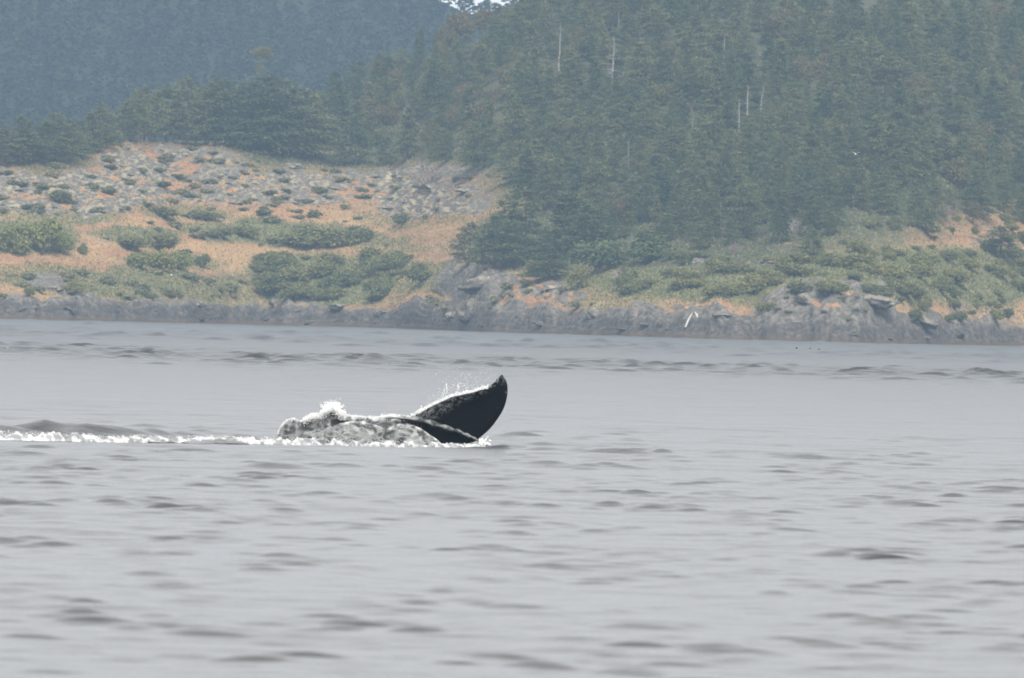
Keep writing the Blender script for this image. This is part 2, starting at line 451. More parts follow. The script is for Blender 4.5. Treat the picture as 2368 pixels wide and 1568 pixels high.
fm = Mat('wooded_hill_ground', 0.95, 0.1)
fm.col(fm.mix(fm.noise(0.05, 4), (0.020, 0.026, 0.016), (0.036, 0.038, 0.022)))
fb_y = np.full(len(fa), FY1 + 500.0)
FXa = np.concatenate([FX, (fa * fb_y)[None]]); FYa = np.concatenate([FYY, fb_y[None]]); FZa = np.concatenate([FZ, (fz_top * 0.3)[None]])
fh = link('far_hill', np_mesh('far_hill', np.stack([FXa, FYa, FZa], -1).reshape(-1, 3), grid_faces(len(fs) + 1, len(fa)), True, None, fm.m))
tag(fh, 'steep distant hill fading to blue behind the island', 'hill', kind='structure')

# ------------------------------------------------------------------ the sea
KW = KPX * 390.0                                   # metres per image pixel at the whale
wa_in = np.linspace(-0.046, 0.046, 232)
w_side = 0.046 + np.cumsum(np.geomspace(4e-4, 0.06, 34))
WA = np.concatenate([-w_side[::-1], wa_in, w_side])
yy = [6.0]
while yy[-1] < 3300:
    y_ = yy[-1]
    if y_ < 118: yy.append(y_ + 2.5)
    elif y_ < 1350: yy.append(y_ * (1 + 1.0e-3))
    else: yy.append(y_ * (1 + 1.5e-3))
WY1 = np.array(yy)
WX = WA[None, :] * WY1[:, None]; WYY = np.repeat(WY1[:, None], len(WA), 1)
dyr = np.gradient(WY1)[:, None]
rw = np.random.default_rng(21)
wz = np.zeros_like(WX)
rip = np.exp(-((WYY - 1040 - 70 * perlin(WX / 30, WYY / 900)) / 150) ** 2)   # tide rip: a band of choppier water
calm = 0.55 * sstep(430, 560, WYY) * sstep(1250, 900, WYY) * (1 - rip)
patch = 0.55 + 0.75 * np.clip(0.5 + fbm(WX / 7, WYY / 34, 3), 0, 1.4)
WF = np.float32
wob = [perlin(WX / 9 + i * 7.7, WYY / 16 - i * 3.1).astype(WF) for i in range(3)]
WX4, WY4 = WX.astype(WF), WYY.astype(WF)
def waves(n, l0, l1, amp, spread, env, sharp=1.6):
    out = np.zeros(WX.shape, WF)
    for i in range(n):
        lam = math.exp(rw.uniform(math.log(l0), math.log(l1)))
        th = rw.normal(0, spread) + math.pi / 2
        k = 2 * math.pi / lam
        rows = np.nonzero(lam / dyr[:, 0] > 1.6)[0]
        r = slice(0, rows[-1] + 1)
        ph = k * (math.cos(th) * WX4[r] + math.sin(th) * WY4[r]) + rw.uniform(0, 6.28) + 1.8 * wob[i % 3][r]
        fade = sstep(1.6, 3.2, lam / dyr[r]).astype(WF)
        out[r] += WF(amp * (lam / l1) ** 0.9) * fade * (np.exp(WF(sharp) * (np.sin(ph) - 1)) - WF(0.35))
    return out * env / math.sqrt(n)
base_env = (1 - 0.62 * calm) * (0.55 + 0.45 * sstep(3000, 1500, WYY))
wz += waves(7, 9, 22, 0.08, 0.35, base_env, 1.2)
wz += waves(12, 2.4, 6.5, 0.05, 0.55, base_env * patch, 1.6)
wz += waves(12, 0.7, 2.0, 0.012, 0.75, base_env * patch, 1.6)
def wavelets(n, l0, l1, amp, spread, thr, env):
    """Only the highest crests of a crossing wave train stand up: scattered short steep wavelets."""
    f = np.zeros(WX.shape, WF)
    for i in range(n):
        lam = math.exp(rw.uniform(math.log(l0), math.log(l1)))
        th = rw.normal(0, spread) + math.pi / 2; k = 2 * math.pi / lam
        f += np.sin(k * (math.cos(th) * WX4 + math.sin(th) * WY4) + rw.uniform(0, 6.28) + 2.2 * wob[i % 3]) * sstep(1.5, 3.0, lam / dyr).astype(WF)
    return amp * env * np.interp(WY1, [120, 330], [.55, 1.0])[:, None] * np.maximum(f / math.sqrt(n / 2) - thr, 0)
clus = 0.35 + 1.1 * np.clip(0.5 + 1.1 * fbm(WX / 4.5 + 60, WYY / 14, 3), 0, 1.5)
wz += wavelets(14, 0.55, 1.5, 0.025, 0.38, 0.75, base_env * clus)
wz += wavelets(12, 1.3, 3.6, 0.011, 0.36, 1.05, base_env * clus)
wz += wavelets(10, 3.0, 8.0, 0.009, 0.40, 1.15, base_env * clus)
wz += wavelets(12, 6.0, 13.0, 0.16, 0.45, 0.8, sstep(1200, 1500, WYY) * clus)
wz += waves(12, 4.0, 10.0, 0.22, 0.6, rip * (0.35 + 0.9 * np.clip(0.5 + 1.2 * fbm(WX / 6, WYY / 40 + 9, 3), 0, 1.5)), 2.6)
wz += wavelets(18, 2.6, 5.0, 0.125, 0.95, 0.45, rip * (0.5 + 0.8 * np.clip(0.5 + 1.2 * fbm(WX / 5, WYY / 40 + 29, 3), 0, 1.5)))
def swell_at(u, v, wu, hu, depth=None, skew=0.0):
    """A single low hump of water: place, width and height from image pixels."""
    global wz
    _, e = pixel_slope(u, v)
    d = -EYE / e
    p = at(u, v, d)
    w = wu * KPX * d / 2; h = hu * KPX * d
    dd = depth or w * 0.55
    ri = slice(*np.searchsorted(WY1, [p.y - 6 * dd - 1, p.y + 8 * dd + 1]))
    X = (WX[ri] - p.x) / w; Y = (WYY[ri] - p.y) / dd
    rag = 0.9 + 0.40 * fbm(WX[ri] * .7 + u, WYY[ri] * .4, 3) if hu > 8 else 1.0
    wz[ri] += rag * h * np.exp(-np.abs(X) ** 2.2) * np.exp(-np.where(Y > 0, (Y / 1.5) ** 2, Y ** 2))
for a_ in [(1160, 1236, 150, 15), (1110, 1232, 120, 8), (1878, 1060, 150, 11), (1420, 1004, 80, 9), (1200, 1010, 90, 9), (640, 1084, 170, 12), (440, 1044, 150, 14), (1420, 1050, 200, 13, .7), (1530, 1047, 54, 14, .4), (1340, 1046, 90, 11, .6), (1200, 1036, 110, 12, .6),
           (1140, 1126, 160, 9), (330, 1330, 130, 14), (1080, 1468, 200, 14), (640, 1482, 160, 12), (1500, 1450, 260, 12), (1790, 1378, 90, 12), (2270, 1300, 140, 12), (2290, 1345, 150, 12),
           (1730, 1194, 200, 9), (100, 1258, 110, 10), (670, 1243, 150, 9), (780, 1246, 90, 8), (200, 1388, 90, 12), (180, 1418, 110, 12), (1020, 1367, 80, 10), (1600, 1450, 120, 9), (2150, 1216, 170, 9), (2200, 1145, 60, 7), (300, 1460, 0.1 + 110, 10)]:
    swell_at(*a_)
# the hump thrown up by the animal's passage, along the wake
for a_ in [(-30, 1004, 220, 26, 1.2), (90, 1004, 210, 27, 1.1), (200, 1006, 170, 22, 1.0), (290, 1008, 140, 16, .9), (340, 1008, 120, 17, .7), (420, 1008, 120, 12, .7), (470, 994, 170, 11, .8), (330, 986, 120, 10, .9), (560, 1010, 120, 9, .6), (520, 1022, 120, 10, .6), (1190, 1034, 110, 11, .9), (1260, 1040, 120, 9, .8)]:
    swell_at(*a_)
edge = sstep(0.30, 0.09, np.abs(WX / np.maximum(WYY, 1)))
wz = wz * edge - 0.02
sea = Mat('sea_water', 0.2, 0.5)
sea.b.inputs['IOR'].default_value = 1.333
sea.col((0.020, 0.021, 0.022))
rpl = sea.math('ADD', sea.math('MULTIPLY', sea.noise(1.7, 3, 0.6, sc=(0.8, 1.3, 1)), 0.55), sea.math('MULTIPLY', sea.noise(5.0, 2, 0.5, sc=(.7, 1.2, 1)), 0.20))
rpl = sea.math('ADD', rpl, sea.math('MULTIPLY', sea.noise(1.0, 4, 0.55, sc=(.28, .13, 1)), 2.2))
sea.bump(rpl, 0.55, 0.10)
sea.l.new(sea.attr('chop'), sea.b.inputs['Roughness'])       # slopes of the ripples too fine for the mesh
chop = np.repeat(np.interp(WY1, [100, 400, 900, 1500, 2600], [.20, .22, .27, .32, .34])[:, None], len(WA), 1)
so = link('sea', np_mesh('sea', np.stack([WX, WYY, wz], -1).reshape(-1, 3), grid_faces(len(WY1), len(WA)), True, {'chop': chop.ravel()}, sea.m))
tag(so, 'calm grey sea with small dark ripples reflecting the overcast sky', 'sea', kind='structure')

def sea_z(x, y):
    i = int(np.clip(np.searchsorted(WY1, y), 1, len(WY1) - 1)); j = int(np.clip(np.searchsorted(WA, x / y), 1, len(WA) - 1))
    return float(wz[i - 1, j - 1])


# ------------------------------------------------------------------ vegetation meshes (a few of each kind, shared by the copies)
def quads(c, d, side, L, W, tone):
    """Leaf-sized faces: centre c, long axis d, side axis, half sizes; tone per face."""
    a = d * L[:, None]; b = side * W[:, None]
    V = np.stack([c - a - b * 0.5, c - a * 0.2 + b, c + a, c + a * 0.1 - b], 1).reshape(-1, 3)
    F = np.arange(len(V)).reshape(-1, 4)
    return V, F, np.repeat(tone, 4)

def unit(v):
    return v / np.maximum(np.linalg.norm(v, axis=-1, keepdims=True), 1e-6)

def tube_path(P, R, n=6, cap=True):
    P = np.asarray(P, float); R = np.asarray(R, float)
    V = []; m = len(P)
    for i in range(m):
        t = unit((P[min(i + 1, m - 1)] - P[max(i - 1, 0)])[None])[0]
        ref = np.array([1., 0, 0]) if abs(t[0]) < 0.8 else np.array([0, 1., 0])
        s_ = unit(np.cross(t, ref)[None])[0]; w_ = np.cross(t, s_)
        for k in range(n):
            an = 2 * math.pi * k / n
            V.append(P[i] + R[i] * (math.cos(an) * s_ + math.sin(an) * w_))
    F = []
    for i in range(m - 1):
        for k in range(n):
            k2 = (k + 1) % n
            F.append((i * n + k, i * n + k2, (i + 1) * n + k2, (i + 1) * n + k))
    return np.array(V), np.array(F)

def join(parts):
    Vs, Fs, off = [], [], 0
    for V, F in parts:
        Vs.append(V); Fs.append(F + off); off += len(V)
    return np.concatenate(Vs), np.concatenate(Fs)

def trunk_mesh(name, H, r0, rng, top=0.96, bend=0.25, mat='bark'):
    n = 6
    t = np.linspace(0, top, n)
    P = np.stack([bend * np.sin(t * 2.2 + rng.uniform(0, 6)) - bend * np.sin(rng.uniform(0, 1)), bend * np.cos(t * 1.7 + rng.uniform(0, 6)), t * H], -1)
    P[:, :2] -= P[0, :2]
    P[0, 2] = -0.6
    V, F = tube_path(P, r0 * (1 - 0.9 * t / top) + 0.02, 7)
    return np_mesh(name, V, F, True, None, M[mat]), P

def conifer(seed, H, R, base, power, nb, per, wind=0.25, mat='fir', size=0.30, droop=0.25, top_tuft=False, lump=0.35):
    """Trunk and crown meshes of a conifer: drooping branches carrying many small needle sprays."""
    rng = np.random.default_rng(seed)
    tr, P = trunk_mesh('trunk', H, 0.016 * H + 0.05, rng)
    hs_ = np.sort(rng.uniform(base, 0.985, nb)); az = rng.uniform(0, 2 * np.pi, nb)
    t = (hs_ - base) / (1 - base)
    Lb = R * (1 - t) ** power * (1 - lump + 2 * lump * rng.random(nb)) + 0.22
    Lb *= 1 + wind * np.cos(az - 0.6)
    if top_tuft: Lb *= 0.55 + 0.9 * np.exp(-((t - 0.55) / 0.32) ** 2)
    Cc, Dd, Ss, Lx, Wx, Tn = [], [], [], [], [], []
    for i in range(nb):
        k = max(6, int(per * (0.35 + Lb[i] / R)))
        s_ = np.sqrt(rng.uniform(0.05, 1.0, k))
        ou = np.array([math.cos(az[i]), math.sin(az[i]), 0]); la = np.array([-ou[1], ou[0], 0])
        dr = droop * rng.uniform(0.5, 1.6)
        lat = rng.normal(0, 1, k) * 0.20 * Lb[i] * (0.4 + s_ * (1.25 - s_) * 2)
        ctr = np.array([np.interp(hs_[i], np.linspace(0, .96, 6), P[:, 0]), np.interp(hs_[i], np.linspace(0, .96, 6), P[:, 1]), hs_[i] * H])
        up = (0.10 * s_ - dr * s_ ** 2) * Lb[i] * (1.0 if t[i] < 0.85 else -1.2)
        c = ctr + ou * (s_ * Lb[i])[:, None] + la * lat[:, None]
        c[:, 2] += up + rng.normal(0, 0.09, k) - 0.25 * np.abs(lat)
        d = unit(ou * (0.7 + 0.3 * s_)[:, None] + la * np.sign(lat)[:, None] * rng.uniform(.2, 1.0, k)[:, None] + np.stack([0 * s_, 0 * s_, rng.normal(-0.15, 0.45, k)], -1))
        sd = unit(np.cross(d, rng.normal(0, 0.5, (k, 3)) + np.array([0, 0, 1.0])))
        Cc.append(c); Dd.append(d); Ss.append(sd)
        Lx.append(size * rng.uniform(0.6, 1.3, k)); Wx.append(size * rng.uniform(0.25, 0.55, k))
        Tn.append(np.clip(rng.normal(rng.uniform(0.15, 0.85), 0.15, k), 0, 1))
    # leader
    k = 14
    c = np.stack([P[-1, 0] + rng.normal(0, .06, k), P[-1, 1] + rng.normal(0, .06, k), H * np.linspace(0.93, 1.015, k)], -1)
    d = unit(rng.normal(0, .35, (k, 3)) + np.array([0, 0, 1.0])); sd = unit(np.cross(d, rng.normal(0, 1, (k, 3))))
    Cc.append(c); Dd.append(d); Ss.append(sd); Lx.append(np.full(k, .24)); Wx.append(np.full(k, .09)); Tn.append(rng.random(k))
    V, F, T = quads(np.concatenate(Cc), np.concatenate(Dd), np.concatenate(Ss), np.concatenate(Lx), np.concatenate(Wx), np.concatenate(Tn))
    return tr, np_mesh('crown', V, F, False, {'tone': T}, M[mat]), (V, F, T)

def broadleaf(seed, W, H, n, mat, size=0.24, lobes=9, lift=0.0, trunk_h=0.0):
    """Crown of many small leaf clumps spread over and through several uneven lobes."""
    rng = np.random.default_rng(seed)
    Cc, Nn, Tn = [], [], []
    for i in range(lobes):
        an = rng.uniform(0, 6.28); rr = math.sqrt(rng.random()) * 0.62
        lc = np.array([math.cos(an) * rr * W / 2, math.sin(an) * rr * W / 2, lift + H * (rng.uniform(0.25, 0.72) * (1 - 0.55 * rr))])
        lr = rng.uniform(0.26, 0.44); r3 = np.array([lr * W / 2 * 1.15, lr * W / 2 * 1.15, lr * H * 0.85])
        k = n // lobes
        q = unit(rng.normal(0, 1, (k, 3))); q[:, 2] = np.where(q[:, 2] < -0.35, -q[:, 2], q[:, 2])
        dep = 1 - 0.45 * rng.random(k) ** 2
        bumpy = 1 + 0.16 * np.sin(q[:, 0] * 5 + i) * np.sin(q[:, 1] * 6 + 2 * i) + 0.10 * np.sin(q[:, 2] * 9 + i)
        Cc.append(lc + q * r3 * (dep * bumpy)[:, None]); Nn.append(q)
        Tn.append(np.clip(rng.normal(rng.uniform(.2, .8), .2, k), 0, 1))
    c = np.concatenate(Cc); q = np.concatenate(Nn); T = np.concatenate(Tn)
    c += rng.normal(0, 1, c.shape) * np.array([.045 * W, .045 * W, .05 * H])
    c[:, 2] = np.maximum(c[:, 2], -0.1 + lift * 0.6)
    k = len(c)
    nrm = unit(q + rng.normal(0, 0.6, (k, 3)))
    d = unit(np.cross(nrm, rng.normal(0, 1, (k, 3)))); sd = np.cross(nrm, d)
    V, F, T = quads(c, d, sd, size * rng.uniform(.6, 1.2, k), size * rng.uniform(.4, .8, k), T)
    return np_mesh('foliage', V, F, False, {'tone': T}, M[mat])

def stems(seed, W, H, n=6, mat='bark', r=0.06):
    rng = np.random.default_rng(seed); parts = []
    for i in range(n):
        an = rng.uniform(0, 6.28); e = rng.uniform(.3, .8)
        P = [(0.08 * math.cos(an), 0.08 * math.sin(an), -0.3), (0.14 * W * e * math.cos(an), 0.14 * W * e * math.sin(an), H * .35), (0.36 * W * e * math.cos(an), .36 * W * e * math.sin(an), H * .75)]
        parts.append(tube_path(P, [r, r * .8, r * .3], 5))
    V, F = join(parts)
    return np_mesh('stem', V, F, True, None, M[mat])

def snag(seed, H, r0, nb, blen, up=0.1, mat='dead', base=0.15, crook=0.2, fine=2):
    """A dead tree: bare tapering trunk and bare forking branches."""
    rng = np.random.default_rng(seed)
    t = np.linspace(0, 1, 8)
    P = np.stack([crook * np.cumsum(rng.normal(0, .28, 8)), crook * np.cumsum(rng.normal(0, .28, 8)), t * H], -1); P[:, :2] -= P[0, :2]; P[0, 2] = -.5
    V, F = tube_path(P, r0 * (1 - .88 * t), 6)
    tr = np_mesh('trunk', V, F, True, None, M[mat])
    brs = []
    for i in range(nb):
        parts = []
        h = rng.uniform(base, .97); az = rng.uniform(0, 6.28); L = blen * (1 - h) ** .6 * rng.uniform(.4, 1.1) + .25
        o = np.array([np.interp(h, t, P[:, 0]), np.interp(h, t, P[:, 1]), h * H]); ou = np.array([math.cos(az), math.sin(az), rng.normal(up, .2)])
        sag = rng.normal(0, .18) * L
        B = [o, o + ou * L * .5 + np.array([0, 0, sag * .3]), o + ou * L + np.array([rng.normal(0, .1) * L, 0, sag])]
        rb = max(.028, r0 * .30 * (1 - .6 * h))
        parts.append(tube_path(B, [rb, rb * .7, rb * .3], 4))
        for j in range(fine):
            f = rng.uniform(.35, .95); b0 = o + ou * L * f + np.array([0, 0, sag * f * f])
            dv = unit((ou + rng.normal(0, .7, 3))[None])[0]
            parts.append(tube_path([b0, b0 + dv * L * rng.uniform(.2, .45)], [rb * .55, rb * .2], 4))
        V, F = join(parts)
        brs.append(np_mesh('branch', V, F, True, None, M[mat]))
    return (tr, *brs)

def twig_bush(seed, W, H, n, mat='twig', r=0.03):
    rng = np.random.default_rng(seed); parts = []
    for i in range(n):
        an = rng.uniform(0, 6.28); sp = math.sqrt(rng.random())
        tip = np.array([math.cos(an) * sp * W / 2, math.sin(an) * sp * W / 2, H * rng.uniform(.5, 1.05) * (1 - .35 * sp)])
        o = np.array([rng.normal(0, W * .04), rng.normal(0, W * .04), -.2])
        mid = o * .4 + tip * .6 + np.array([0, 0, H * .08]) + rng.normal(0, .1 * H, 3)
        parts.append(tube_path([o, mid, tip], [r * 1.6, r, r * .4], 4))
        for j in range(3):
            p0 = mid + (tip - mid) * rng.uniform(0, .8)
            parts.append(tube_path([p0, p0 + unit((tip - o + rng.normal(0, .9 * H, 3))[None])[0] * H * rng.uniform(.15, .4)], [r * .7, r * .3], 4))
    V, F = join(parts)
    return np_mesh('branches', V, F, True, None, M[mat])

def rock_mesh(seed, mat='rock', flat=0.6, sub=26):
    rng = np.random.default_rng(seed)
    th = np.linspace(0, np.pi, sub); ph = np.linspace(0, 2 * np.pi, sub * 2, endpoint=False)
    T, Pp = np.meshgrid(th, ph, indexing='ij')
    q = np.stack([np.sin(T) * np.cos(Pp), np.sin(T) * np.sin(Pp), np.cos(T)], -1)
    r = np.ones(T.shape)
    for i in range(20):                      # planar breaks
        nv = unit(rng.normal(0, 1, (1, 3)))[0]; dd = rng.uniform(.42, .78)
        r = np.minimum(r, dd / np.maximum(q @ nv, 1e-3) * 0 + np.where(q @ nv > dd, dd / np.maximum(q @ nv, 1e-3), 9))
    px = q[..., 0] * 2 + q[..., 2] * 1.3 + seed * 3.1; py = q[..., 1] * 2 - q[..., 2] * 1.1
    r = np.minimum(r, 1.0) * (1.15 + .13 * fbm(px, py, 4) + .07 * fbm(px * 4, py * 4, 3))
    V = q * r[..., None] * np.array([1, .8, flat])
    nr, nc = T.shape
    i = np.arange(nr * nc).reshape(nr, nc); j = np.roll(i, -1, 1)
    F = np.stack([i[:-1], j[:-1], j[1:], i[1:]], -1).reshape(-1, 4)
    return np_mesh('rock', V.reshape(-1, 3), F, False, None, M[mat])

FIR = [conifer(100 + i, 12.0, R_, b_, p_, 150, 30, 0.28, 'fir', 0.27, 0.22, False, .48) for i, (R_, b_, p_) in enumerate([(3.0, .10, .55), (2.8, .14, .60), (3.4, .08, .46), (2.7, .16, .66), (3.2, .12, .42), (3.0, .06, .52), (3.5, .12, .40), (2.6, .10, .75)])]
PINE = [conifer(200 + i, 10.5, R_, b_, p_, 140, 30, 0.35, 'pine', 0.27, 0.05, tt, .5) for i, (R_, b_, p_, tt) in enumerate([(3.1, .15, .45, True), (3.4, .10, .40, False), (2.9, .22, .5, True), (3.2, .12, .45, False), (3.6, .06, .42, False)])]
ARB = [(trunk_mesh('trunk', 7.0, .22, np.random.default_rng(300 + i), .6, .5)[0], broadleaf(310 + i, 6.4, 6.6, 3600, 'arbutus', .24, 10, 2.2)) for i in range(4)]
BROAD = [(trunk_mesh('trunk', 7.0, .22, np.random.default_rng(340 + i), .6, .5)[0], broadleaf(350 + i, 6.4, 7.4, 4200, 'broad', .24, 12, .6)) for i in range(2)]
BUSH = [(stems(400 + i, 4, 3), broadleaf(410 + i, 4.2, 3.0, 2600, 'bush', .19, 9)) for i in range(5)]
BRIGHT = [(stems(440 + i, 4, 3), broadleaf(450 + i, 4.2, 3.0, 3000, 'bright', .19, 11)) for i in range(3)]
SHRUB = [broadleaf(500 + i, 2.0, 1.15, 520, 'shrub', .17, 6) for i in range(6)]
SNAG = [snag(600 + i, 10, .26, nb_, bl_, up_) for i, (nb_, bl_, up_) in enumerate([(46, 2.2, .05), (20, 1.1, .2), (8, .8, .4), (60, 2.6, -.12), (5, .6, .3)])]
TWIG = [twig_bush(700 + i, 3.2, 2.4, 46) for i in range(3)]
ROCKS = [rock_mesh(800 + i, 'rock', f_) for i, f_ in enumerate((.55, .42, .7, .5))]
SROCKS = [rock_mesh(820 + i, 'shore_rock', f_) for i, f_ in enumerate((.5, .42, .65, .55))]

rt = np.random.default_rng(55)
LM = {'wood': [(600, 130, 'the lone thin tree'), (804, 300, 'the pale snag at the meadow edge'), (847, 236, 'the short pale snag'), (1018, 155, 'the crooked little snag'), (1101, 292, 'the small white snag'), (1283, 305, 'the leaning white stub'), (1413, 150, 'the tall grey dead tree'),
               (1297, 340, 'the snag over the pale rock'), (1614, 80, 'the twisted dead tree'), (1727, 245, 'the three bare straight trunks'), (1597, 295, 'the crooked thin snag'), (1817, 360, 'the short white stump'), (1664, 480, 'the dead-topped conifer'), (2235, 185, 'the faint pale snag'), (1978, 356, 'the flying white gull'),
               (2142, 510, 'the dark tree among dry grass'), (2313, 560, 'the large dark tree on pale rocks'), (2350, 340, 'the reddish bare trunk'), (1500, 530, 'the two grey snags'), (950, 90, 'the notch of open sky'), (2000, 90, 'the dark upper wood'), (1215, 500, 'the shore thicket'), (1836, 520, 'the pale root tangle')],
      'land': [(300, 312, 'the heap of dead branches'), (143, 455, 'the dark bush under the knoll'), (990, 400, 'the big leafless bush'), (95, 550, 'the bright green bush clump'), (368, 605, 'the yellow-green row'), (118, 655, 'the grey boulder'), (740, 550, 'the meadow centre clump'), (545, 290, 'the leaning dead branches'), (676, 650, 'the thicket over the gully'),
               (1085, 695, 'the tilted slab'), (1275, 660, 'the pale ridge rock'), (1495, 580, 'the wide pale tree'), (1620, 600, 'the yellow lichened rock'), (1785, 598, 'the second yellow rock'), (1584, 740, 'the driftwood log'), (1920, 665, 'the bush on the rocky mound'), (2120, 720, 'the end of the rocky mound'), (2313, 570, 'the large dark slope tree'),
               (1879, 570, 'the lone dark conical tree'), (440, 742, 'the promontory tip'), (1385, 715, 'the rounded grey bluff'), (890, 715, 'the flat grassy outcrop'), (2080, 520, 'the upper dry grass'), (640, 690, 'the steep slab on the bank'), (700, 400, 'the far end of the big firs'), (420, 430, 'the middle of the knoll')]}
NTH = ['nearest', 'second nearest', 'third nearest', 'fourth nearest', 'fifth nearest', 'sixth nearest', 'seventh nearest', 'eighth nearest', 'ninth nearest', 'tenth nearest', 'eleventh nearest', 'twelfth nearest', 'thirteenth nearest', 'fourteenth nearest', 'fifteenth nearest', 'sixteenth nearest', 'seventeenth nearest', 'eighteenth nearest', 'nineteenth nearest', 'twentieth nearest', 'twenty-first nearest', 'twenty-second nearest', 'twenty-third nearest', 'twenty-fourth nearest']
REG = []
def register(o, u, v, phrase, where):
    REG.append((o, u, v, phrase, where))
def name_by_landmark():
    grp = {}
    for o, u, v, ph, wh in REG:
        d, mu, mv, mn = min((math.hypot(u - a, (v - b) * 1.3), a, b, n) for a, b, n in LM[wh])
        du, dv = u - mu, (v - mv) * 1.3
        side = ('above' if dv < 0 else 'below') if abs(dv) > abs(du) else ('left of' if du < 0 else 'right of')
        grp.setdefault((ph, side, mn), []).append((d, o.name, o))
    for (ph, side, mn), li in grp.items():
        li.sort(key=lambda t: t[:2])
        for i, (d, _, o) in enumerate(li):
            o['label'] = (f'{ph} {side} {mn}' if len(li) == 1 else f'{NTH[min(i, 23)]} {ph} {side} {mn}')
def place(name, parts, p, sc, rz, label, cat, group=None, tilt=(0, 0), part_names=None):
    if len(parts) == 1:
        o = link(name, parts[0]); o.location = p; o.rotation_euler = (tilt[0], tilt[1], rz)
        o.scale = (sc,) * 3 if np.isscalar(sc) else sc
        return tag(o, label, cat, group)
    root = thing(name, label, cat, p, rz, float(sc) if np.isscalar(sc) else tuple(sc), group, tilt)
    for me in parts:
        link(me.name.split('.')[0], me, root)
    return root

# forest: front edge of the wood, as image pixel positions of the foremost trunks
FRONT = [(-300, 385), (0, 380), (160, 372), (250, 338), (300, 322), (380, 338), (520, 338), (600, 345), (700, 366), (830, 382), (930, 386), (1140, 394), (1180, 418), (1220, 470), (1330, 556),
         (1450, 560), (1560, 580), (1700, 572), (1900, 566), (1960, 505), (2080, 500), (2200, 516), (2367, 536), (2700, 560)]
fu = np.array([f[0] for f in FRONT]); fv = np.array([f[1] for f in FRONT])
RIDGE = [(-300, 372), (0, 372), (160, 364), (250, 330), (300, 314), (430, 322), (600, 300), (760, 262), (900, 182), (1000, 132), (1100, 92), (1150, 58), (1200, 26), (1270, 14), (3000, 20)]
ru_ = np.array([f[0] for f in RIDGE]); rv_ = np.array([f[1] for f in RIDGE])
HUES = ('dark green', 'green', 'olive green', 'yellowish olive')
counts = {}
def zone(u, v, vf):
    if v > vf - 26:
        if u < 260: return 'at the low end of the treeline on the rocky knoll'
        if u < 620: return 'on the crest of the rocky knoll'
        if u < 1170: return 'at the wood edge above the dry meadow'
        if u < 1560: return 'at the wood edge above the shore thicket'
        return 'at the wood edge above the green shore slope'
    if v < np.interp(u, ru_, rv_) + 30 and u < 1270:
        return 'on the ridge skyline against the blue hill'
    if u < 1170: return 'on the slope behind the dry meadow'
    if v > 330: return 'low on the wooded hillside'
    if v > 170: return 'halfway up the wooded hillside'
    return 'high on the wooded hillside'
DV, DU = 30.0, 46.0
row = 0
for vrow in np.arange(590, 10, -DV):
    row += 1
    for ucol in np.arange(-150 + (row % 2) * DU / 2, 2530, DU):
        u = ucol + rt.uniform(-20, 20); v = vrow + rt.uniform(-15, 15)
        vf = float(np.interp(u, fu, fv)); vr = float(np.interp(u, ru_, rv_))
        if v > vf + 2 or v < vr or (u < 715 and v > vf - 40): continue
        front = v > vf - 34
        g = ground_at(u, v)
        kind = rt.random()
        h = rt.uniform(.58, 1.12) * (0.92 if u > 1250 else 1.0)
        if front and u < 300: h *= .72
        if front and u > 1250: h *= .85
        tilt = (rt.normal(0, .03), rt.normal(0.02, .035))
        z = zone(u, v, vf); size_w = 'tall' if h > 1.0 else ('short' if h < .80 else 'middling')
        g.z -= .25
        if kind < (0.18 if 600 < u < 1350 and v < 360 else 0.09):
            k = int(rt.integers(4))
            t_ = place('arbutus_tree', ARB[k], g, h, rt.uniform(0, 6.28), f'{size_w} brownish broadleaf tree among firs {z}', 'tree', 'brownish broadleaf trees in the wood'); register(t_, u, v - 60, 'brownish broadleaf tree', 'wood')
        elif kind < (0.62 if (front or u < 700) else 0.52):
            k = int(rt.integers(len(PINE)))
            t_ = place('pine_tree', PINE[k][:2], g, h, rt.uniform(0, 6.28), f'{size_w} bushy rounded pine {z}', 'tree', 'bushy pines of the wood', tilt); register(t_, u, v - 60, {'tall': 'tall bushy pine', 'short': 'short bushy pine', 'middling': 'bushy pine'}[size_w], 'wood')
        else:
            k = int(rt.integers(len(FIR)))
            wd = rt.uniform(.85, 1.2)
            t_ = place('fir_tree', FIR[k][:2], g, (h * wd, h * wd, h), rt.uniform(0, 6.28), f'{size_w} {"broad" if wd > 1.02 else "slim"} fir {z}', 'tree', 'firs of the wood', tilt); register(t_, u, v - 60, {'tall': 'tall ', 'short': 'short ', 'middling': ''}[size_w] + ('broad' if wd > 1.02 else 'slim') + ' fir', 'wood')

# dark clump of trees by the shore and other trees that stand out
LAST = [None]
def sized(kind, u, vbase, wu, hu, label, name, cat='tree', group=None, var=0):
    g = ground_at(u, vbase); m = KPX * g.y
    g.z -= .15
    lib = {'pine': (PINE, 6.0, 10.5), 'fir': (FIR, 5.2, 12.0), 'bush': (BUSH, 4.2, 3.0), 'shrub': (SHRUB, 2.0, 1.15), 'arb': (ARB, 6.6, 8.2), 'broad': (BROAD, 6.4, 7.2), 'bright': (BRIGHT, 4.2, 3.0)}[kind]
    src = lib[0][var % len(lib[0])]
    parts = [src] if kind == 'shrub' else list(src[:2])
    sx = wu * m / lib[1]; sz = hu * m / lib[2]
    LAST[0] = place(name, parts, g, (sx, sx, sz), rt.uniform(0, 6.28), label, cat, group)
    return LAST[0]
KN = [(8, 384, 74, 96), (42, 382, 70, 118), (70, 380, 60, 80), (100, 378, 66, 104), (128, 376, 70, 116), (160, 374, 56, 100), (186, 366, 60, 92), (212, 352, 66, 94), (238, 344, 60, 108), (262, 322, 44, 70)]
